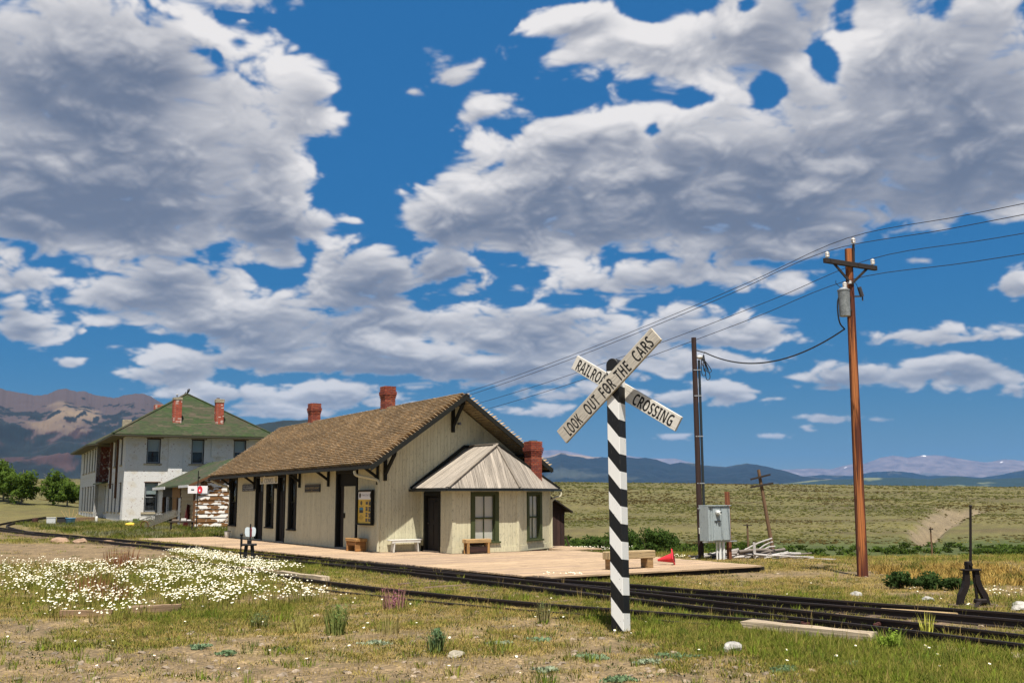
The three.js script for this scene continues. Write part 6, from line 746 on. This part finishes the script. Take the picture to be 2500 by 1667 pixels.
{
  const r = rngOf(1001), kinds = [['dry_grass', bladeGeo(20, 0.055, 0.13, 0.007, 1.0, 1)], ['green_grass', bladeGeo(18, 0.08, 0.11, 0.0075, 0.7, 2)], ['grass_stalks', bladeGeo(8, 0.17, 0.10, 0.005, 0.35, 3)], ['low_herbs', bladeGeo(24, 0.035, 0.14, 0.016, 1.4, 4)]].map(([n, g]) => ({ n, g, M: [], C: [] }));
  for (let i = 0; i < 190000; i++) {
    const f = 1 / mix(1 / 10.2, 1 / 68, Math.pow(r(), 0.86)), x = (r() * 2 - 1) * (f * 0.535 + 0.7), bl = blocked(x, f); if (bl === 1 || r() < bl * 1.25) continue;
    const [g, gr] = turf(x, f), dense = clamp(g * 1.25 - 0.22) * 0.62 + 0.02; if (r() > dense) continue;
    const s = (0.7 + 0.6 * r()) * (f < 25 ? 1 : Math.min(1.6, f / 25)), t = r(), k = 0.8 + 0.45 * r(); let kind, c;
    const isGreen = r() < gr * 0.9;
    if (t < 0.03) { kind = kinds[2]; c = isGreen ? [0.30, 0.27, 0.08] : [0.52, 0.38, 0.15]; } else if (t < 0.13) { kind = kinds[3]; c = r() < 0.5 ? [0.26, 0.31, 0.15] : [0.19, 0.24, 0.06]; } else if (isGreen) { kind = kinds[1]; c = r() < 0.4 ? [0.24, 0.29, 0.05] : [0.36, 0.35, 0.075]; } else { kind = kinds[0]; c = r() < 0.7 ? [0.64, 0.48, 0.17] : [0.54, 0.44, 0.13]; }
    kind.M.push(mat4(x, ground(x, f), f, r() * 6.3, s, s * (0.6 + 0.7 * r() * (0.5 + g)))); kind.C.push(lin(c[0] * k, c[1] * k, c[2] * k));
  }
  for (const k of kinds) copies(k.n, k.g, tinted, k.M, k.C);
  // taller fresh tufts in patches
  { const tg = bladeGeo(26, 0.15, 0.085, 0.008, 0.5, 41), TM = [], TC = []; for (let i = 0; i < 16000; i++) { const f = 1 / mix(1 / 10.2, 1 / 36, r()), x = (r() * 2 - 1) * (f * 0.53 + 0.5), n = fbm(x * 0.9 + 30, f * 0.9, 4); if (blocked(x, f) === 1 || r() < blocked(x, f) * 1.5) continue; const [g, gr] = turf(x, f); if (r() > clamp(0.9 * n + 0.9 * (g - 0.45) + 0.55 * (gr - 0.5)) * 0.75 + 0.012) continue; const k = 0.75 + 0.5 * r(), c = r() < 0.55 ? [0.24, 0.32, 0.04] : r() < 0.5 ? [0.36, 0.38, 0.07] : [0.15, 0.22, 0.045]; TM.push(mat4(x, ground(x, f), f, r() * 6, 0.6 + 0.7 * r(), 0.45 + 0.75 * r())); TC.push(lin(c[0] * k, c[1] * k, c[2] * k)); } copies('grass_tufts', tg, tinted, TM, TC); }
  // pebbles in the dirt
  const pg = lumpy(0.02, 4, 1.2, 0.6, 1, 0), PM = [], PC = []; for (let i = 0; i < 4000; i++) { const f = 1 / mix(1 / 10.2, 1 / 40, r()), x = (r() * 2 - 1) * (f * 0.53 + 0.5); if (blocked(x, f) === 1) continue; const s = 0.35 + 1.5 * Math.pow(r(), 5) * 1.6, k = 0.6 + 0.7 * r(); PM.push(mat4(x, ground(x, f) + 0.002, f, r() * 6, s)); PC.push(lin(0.5 * k, 0.39 * k, 0.28 * k)); } copies('pebbles', pg, rough([1, 1, 1]), PM, PC);
  // daisies
  const petal = new THREE.CircleGeometry(0.016, 9).rotateX(-Math.PI / 2), pc = []; for (let i = 0; i < petal.attributes.position.count; i++) { petal.attributes.position.setY(i, i === 0 ? 0.004 : -0.002); pc.push(1, 1, 1); } petal.setAttribute('color', new THREE.BufferAttribute(new Float32Array(pc), 3)); const eye = new THREE.CircleGeometry(0.006, 7).rotateX(-Math.PI / 2).translate(0, 0.006, 0), ec = []; for (let i = 0; i < eye.attributes.position.count; i++) ec.push(0.9, 0.6, 0.05); eye.setAttribute('color', new THREE.BufferAttribute(new Float32Array(ec), 3)); const head = mergeGeometries([petal.toNonIndexed(), eye.toNonIndexed()]);
  const HM = [], FM = [], FC = [], stem = bladeGeo(12, 0.26, 0.12, 0.008, 0.3, 9);
  const plant = (x, f, n, h) => { const y = ground(x, f), k = 0.8 + 0.4 * r(); FM.push(mat4(x, y, f, r() * 6, 0.8 + 0.5 * r(), h / 0.26)); FC.push(lin(0.30 * k, 0.30 * k, 0.07 * k)); for (let i = 0; i < n; i++) { const a = r() * 6.283, d = 0.16 * Math.sqrt(r()), q = new THREE.Quaternion().setFromEuler(new THREE.Euler(0.1 + 0.55 * r(), r() * 6, (r() - 0.5) * 0.7)); HM.push(new THREE.Matrix4().compose(V(x + Math.cos(a) * d, y + h * (0.62 + 0.42 * r()), f + Math.sin(a) * d), q, new THREE.Vector3(1, 1, 1).multiplyScalar(0.8 + 0.5 * r()))); } };
  for (let i = 0; i < 6200; i++) { const f = 1 / mix(1 / 16.5, 1 / 34, r()), x = -18 + r() * 16, e = edgeOf(x, f, FLOWERS) + 1.3 * fbm(x * 0.5, f * 0.5, 3); if (e < 0 || r() > 0.12 + 1.7 * fbm(x * 0.8, f * 0.6 + 7, 3) + 0.35 * sstep(0, 1.4, e)) continue; plant(x, f, 2 + Math.floor(r() * 4), 0.2 + 0.16 * r()); }
  for (let i = 0; i < 420; i++) { const a = mix(6, -6, r()), [x, f] = fromAB(a, -4.9 - 1.1 * r()); plant(x, f, 3, 0.16 + 0.1 * r()); }
  for (let i = 0; i < 70; i++) { const x = 1.2 + r() * 3.6, f = 40 + r() * 3.5; plant(x, f, 4, 0.35); } for (let i = 0; i < 90; i++) { const f = 12 + 12 * r(), x = (r() * 2 - 1) * f * 0.5; if (!blocked(x, f)) plant(x, f, 1, 0.1); } for (const [x, f, n] of [[1.45, 25.6, 14], [5.3, 33.3, 10], [9.6, 20.2, 8], [0.9, 25.6, 6]]) for (let i = 0; i < n; i++) plant(x + (r() - 0.5) * 0.5, f + (r() - 0.5) * 0.5, 2, 0.22);
  copies('daisy_flowers', head, new THREE.MeshStandardMaterial({ color: lin(0.88, 0.87, 0.76), vertexColors: true, roughness: 0.8 }), HM); copies('daisy_stems', stem, tinted, FM, FC);
  // tall straw-yellow weeds along the right bank
  const yg = bladeGeo(26, 0.3, 0.22, 0.016, 0.8, 12), YM = [], YC = []; for (let i = 0; i < 900; i++) { const x = 9.6 + r() * 7, f = 23.4 + r() * 5.2, n = fbm(x * 0.6, f * 0.6, 3); if (n < -0.05 || x / f > 0.56) continue; const k = 0.75 + 0.5 * r(), gr = n > 0.16 ? 1 : 0; YM.push(mat4(x, ground(x, f), f, r() * 6, 0.7 + 0.5 * r(), 0.6 + 0.5 * r())); YC.push(gr ? lin(0.16 * k, 0.2 * k, 0.04 * k) : lin(0.62 * k, 0.43 * k, 0.13 * k)); } copies('yellow_weeds', yg, tinted, YM, YC);
  // weeds in front of the hotel
  const wg = bladeGeo(24, 0.3, 0.3, 0.022, 0.6, 14), WM = [], WC = []; for (let i = 0; i < 2600; i++) { const f = 52 + r() * 27, x = -36 + r() * 24, [a, b] = toAB(x, f); if (a < 20.3 || b < -5.0 - (a - 20) * 0.07 || x < -0.5 * f + 0.5) continue; const k = 0.7 + 0.5 * r(), n = fbm(x * 0.3, f * 0.3, 3); const c = n > 0.1 ? [0.30, 0.30, 0.17] : n > -0.12 ? [0.16, 0.20, 0.04] : [0.34, 0.31, 0.10]; WM.push(mat4(x, ground(x, f), f, r() * 6, 0.8 + 0.6 * r(), 0.4 + 0.6 * r())); WC.push(lin(c[0] * k, c[1] * k, c[2] * k)); } copies('yard_weeds', wg, tinted, WM, WC);
}
// ---------- single plants ----------
function weed(name, label, cat, x, f, h, rad, col, n, lean = 0.35, w = 0.011, seed = 5, extra) { const t = thing(name, label, cat, [x, ground(x, f), f], seed); part(t, 'stems', bladeGeo(Math.round(n * 1.5), h, rad, w, lean, seed), leafMat(col.map((v) => v * 1.5))); if (extra) part(t, extra[0], leafGeo(extra[1], rad * 1.3, h * 0.5, rad * 1.3, extra[2] * 0.7, seed, 14, 0.45), leafMat(extra[3].map((v) => v * 1.9))); return t; }
weed('weed_clump', 'tallest upright green weed clump in the foreground dirt', 'weed', -2.68, 15.64, 0.46, 0.13, [0.13, 0.15, 0.045], 90, 0.3, 0.010, 21, ['leaves', 220, 0.035, [0.12, 0.16, 0.05]]);
weed('weed_clump', 'round olive weed clump just left of the tallest one', 'weed', -3.25, 15.84, 0.32, 0.13, [0.24, 0.22, 0.07], 80, 0.4, 0.010, 22); weed('weed_clump', 'thin brown-stemmed weeds right of the tallest clump', 'weed', -1.89, 15.76, 0.4, 0.15, [0.20, 0.17, 0.07], 46, 0.2, 0.009, 23); weed('weed_clump', 'dark leafy weed beside the flat yellowish rock', 'weed', -1.04, 13.85, 0.36, 0.1, [0.10, 0.135, 0.05], 50, 0.4, 0.012, 24, ['leaves', 160, 0.04, [0.09, 0.14, 0.07]]); weed('dock_plant', 'tall purple-brown dock stalks before the siding rail', 'weed', -2.18, 19.1, 0.5, 0.2, [0.19, 0.10, 0.09], 60, 0.22, 0.012, 25, ['seed_heads', 120, 0.03, [0.24, 0.10, 0.13]]); weed('weed_clump', 'spindly dark weed across the siding rail left of the post', 'weed', 0.5, 17.1, 0.4, 0.12, [0.12, 0.11, 0.05], 36, 0.3, 0.010, 26, ['leaves', 60, 0.03, [0.10, 0.12, 0.05]]); weed('weed_bush', 'bright green bushy weed at the end of the rotten timber', 'weed', 4.95, 13.75, 0.34, 0.14, [0.17, 0.22, 0.04], 60, 0.6, 0.014, 27, ['leaves', 420, 0.028, [0.17, 0.235, 0.035]]); weed('weed_clump', 'dark weed clump at the left of the olive one', 'weed', -4.0, 16.4, 0.3, 0.12, [0.14, 0.15, 0.05], 60, 0.4, 0.011, 28, ['leaves', 120, 0.03, [0.13, 0.16, 0.07]]);
weed('dock_plant', 'reddish-brown seed stalks rising behind the daisies', 'weed', -11.6, 30.6, 0.62, 0.5, [0.15, 0.065, 0.035], 110, 0.18, 0.018, 29); weed('dock_plant', 'rust-coloured stalks among the daisies left of the logs', 'weed', -9.2, 22.6, 0.5, 0.5, [0.17, 0.08, 0.04], 100, 0.2, 0.014, 30); weed('dock_plant', 'rust-coloured stalks in the middle of the daisies', 'weed', -8.0, 20.6, 0.46, 0.4, [0.19, 0.10, 0.05], 90, 0.22, 0.013, 31); weed('weed_clump', 'yellow-green weed stalk standing between the rails at the right', 'weed', 5.9, 14.9, 0.42, 0.08, [0.36, 0.36, 0.07], 18, 0.3, 0.016, 32);
function mound(label, x, f, rx, h, col, n, size, seed) { const t = solo('sage_mat', leafGeo(n, rx, h / 2, rx * 0.7, size, seed, 14, 0.35), leafMat(col.map((v) => v * 1.7)), label, 'plant', 'low sage mats'); t.position.set(x, ground(x, f) - 0.01, -f); }
for (const [x, f, rx, i, l] of [[-0.2, 14.55, 0.22, 1, 'grey-green sage mat left of the post foot'], [1.0, 13.2, 0.28, 2, 'wide blue-green mat below the post'], [2.1, 13.25, 0.36, 3, 'widest blue-green mat right of the post foot'], [1.65, 12.75, 0.2, 4, 'dark green mat below the widest one'], [-4.2, 14.1, 0.2, 5, 'small green mat in the left dirt'], [-3.7, 13.5, 0.17, 6, 'tiny green mat in the left dirt'], [0.4, 12.3, 0.22, 7, 'grey mat near the bottom edge, middle'], [4.1, 12.6, 0.2, 8, 'dark green mat right of the pale rock'], [1.2, 11.6, 0.26, 9, 'silvery mat at the bottom edge'], [-1.9, 14.6, 0.25, 10, 'silvery mat between the weed clumps'], [0.35, 14.9, 0.26, 11, 'pale green mat nearest the post on its left'], [3.1, 12.2, 0.22, 12, 'green mat at the lower right']]) mound(l, x, f, rx, 0.08, i % 3 === 0 ? [0.13, 0.19, 0.10] : i % 3 === 1 ? [0.25, 0.29, 0.20] : [0.17, 0.24, 0.14], 260, 0.024, 40 + i);
function shrub(name, label, x, f, rx, h, col, n, size, seed, grp, cat = 'shrub') { const t = thing(name, label, cat, [x, ground(x, f) - 0.03, f], seed, grp); part(t, 'foliage', leafGeo(n, rx, h / 2, rx * 0.8, size, seed, 22, 0.34), leafMat(col.map((v) => v * 1.35))); const r = rngOf(seed), s = []; for (let i = 0; i < 7; i++) s.push(rod([(r() - 0.5) * rx * 0.3, 0, (r() - 0.5) * rx * 0.3], [(r() - 0.5) * rx * 1.2, h * 0.7, (r() - 0.5) * rx], 0.012, 0.006, 5)); part(t, 'stem', merge(s), woodMat([0.12, 0.08, 0.05])); return t; }
for (const [x, f, rx, h, l] of [[8.55, 22.9, 0.42, 0.42, 'dark green leafy bush left in the row behind the tracks'], [9.05, 22.7, 0.45, 0.4, 'dark green leafy bush in the middle of the row'], [9.55, 22.4, 0.38, 0.32, 'dark green leafy bush at the right of the row']]) shrub('leafy_bush', l, x, f, rx, h, [0.042, 0.072, 0.022], 900, 0.05, Math.round(x * 10), 'bushes behind the tracks', 'bush');
for (const [x, f, rx, h, l] of [[5.75, 43, 0.95, 1.2, 'dark willow bush touching the platform back, nearest the service pole'], [4.7, 44, 1.0, 1.05, 'dark willow bush behind the fallen cone'], [3.7, 45.5, 0.9, 0.9, 'willow bush behind the timber bench'], [6.5, 44, 0.8, 1.1, 'willow bush right behind the service pole']]) shrub('willow_bush', l, x, f, rx, h, [0.05, 0.085, 0.02], 1900, 0.06, Math.round(x * 7), 'willows behind the platform', 'bush');
// ---------- trees at the left ----------
{
  const bark = woodMat([0.30, 0.27, 0.2]);
  for (const [x, f, h, w, l] of [[-61.8, 124, 5.4, 2.6, 'tallest aspen at the left edge'], [-58.6, 122, 5.0, 2.4, 'second aspen from the left edge'], [-56.2, 125, 4.4, 2.2, 'middle aspen of the grove, lower crown'], [-54.0, 124, 3.8, 2.0, 'short round aspen right of the grove middle'], [-51.9, 127, 3.4, 1.8, 'small aspen at the right end of the grove'], [-48.2, 131, 2.2, 0.7, 'lone thin sapling right of the aspen grove'], [-65.0, 128, 5.8, 2.8, 'aspen cut off by the left picture edge'], [-50.1, 130, 2.0, 1.1, 'low bushy sapling at the grove edge']]) {
    const t = thing('aspen_tree', l, 'tree', [x, ground(x, f) - 0.2, f], x, 'aspen grove'), r = rngOf(Math.round(-x * 10)), T = [poleGeo(h * 0.85, 0.11, 0.03, 8)]; for (let i = 0; i < 7; i++) { const y = h * (0.25 + 0.5 * r()), a = r() * 6.28; T.push(rod([0, y, 0], [Math.cos(a) * w * 0.6, y + h * 0.2, Math.sin(a) * w * 0.6], 0.045, 0.015, 5)); } part(t, 'trunk', merge(T), bark);
const c = leafGeo(Math.round(5200 * w / 2), w * 0.95, h * 0.52, w * 0.95, 0.15, Math.round(-x * 13), 46, 0.26, 0.1); c.translate(0, -h * 0.04, 0); part(t, 'crown', c, leafMat([0.105, 0.165, 0.03]));
  }
}
// ---------- far plain: willows along the creek, sagebrush on the slopes ----------
{
  const r = rngOf(2024), wg = leafGeo(70, 0.9, 0.55, 0.9, 0.26, 5, 9, 0.45), WM = [], WC = [];
  for (let i = 0; i < 5200; i++) { const f = 92 + r() * 85, x = f * mix(-0.12, 0.56, r()), n = fbm(x * 0.03, f * 0.03, 4), line = Math.abs(f + 7 * n2(x * 0.03, 1) - 126 + 12 * n) / 36; if (r() > 0.85 - line + 1.1 * n - 0.5 * sstep(0.12, 0.3, x / f)) continue; const k = 0.55 + 0.6 * r(), s = 0.5 + r() * 0.9 * (1 - 0.55 * sstep(0.12, 0.3, x / f)); WM.push(mat4(x, ground(x, f) - 0.1, f, r() * 6, s * 1.2, s)); WC.push(lin(0.11 * k, 0.17 * k, 0.034 * k)); }
  copies('willow_thicket', wg, tinted, WM, WC);
  const sg = leafGeo(16, 0.26, 0.13, 0.26, 0.12, 6, 4, 0.5), SM = [], SC = [];
  for (let i = 0; i < 60000; i++) { const f = 1 / mix(1 / 150, 1 / 720, Math.pow(r(), 0.8)), left = r() < 0.16, x = left ? -f * mix(0.28, 0.53, r()) : f * mix(-0.16, 0.56, r()), n = fbm(x * 0.02, f * 0.03, 4), m = fbm(x * 0.012 + 5, f * 0.02, 3); if (gully(x, f) > 0.25 && r() < 0.93) continue; if (r() > 0.42 + 1.5 * n + 0.9 * m) continue; const s = (0.6 + 0.8 * r()) * Math.min(2.2, Math.max(1, f / 220)), k = 0.65 + 0.6 * r(), c = m > 0.08 ? [0.20, 0.155, 0.055] : n > 0 ? [0.21, 0.215, 0.06] : [0.31, 0.285, 0.09]; SM.push(mat4(x, ground(x, f) - 0.05, f, r() * 6, s * 1.15, s * 0.85)); SC.push(lin(c[0] * k, c[1] * k, c[2] * k)); }
  copies('sagebrush', sg, tinted, SM, SC);
}
renderer.render(scene, camera);
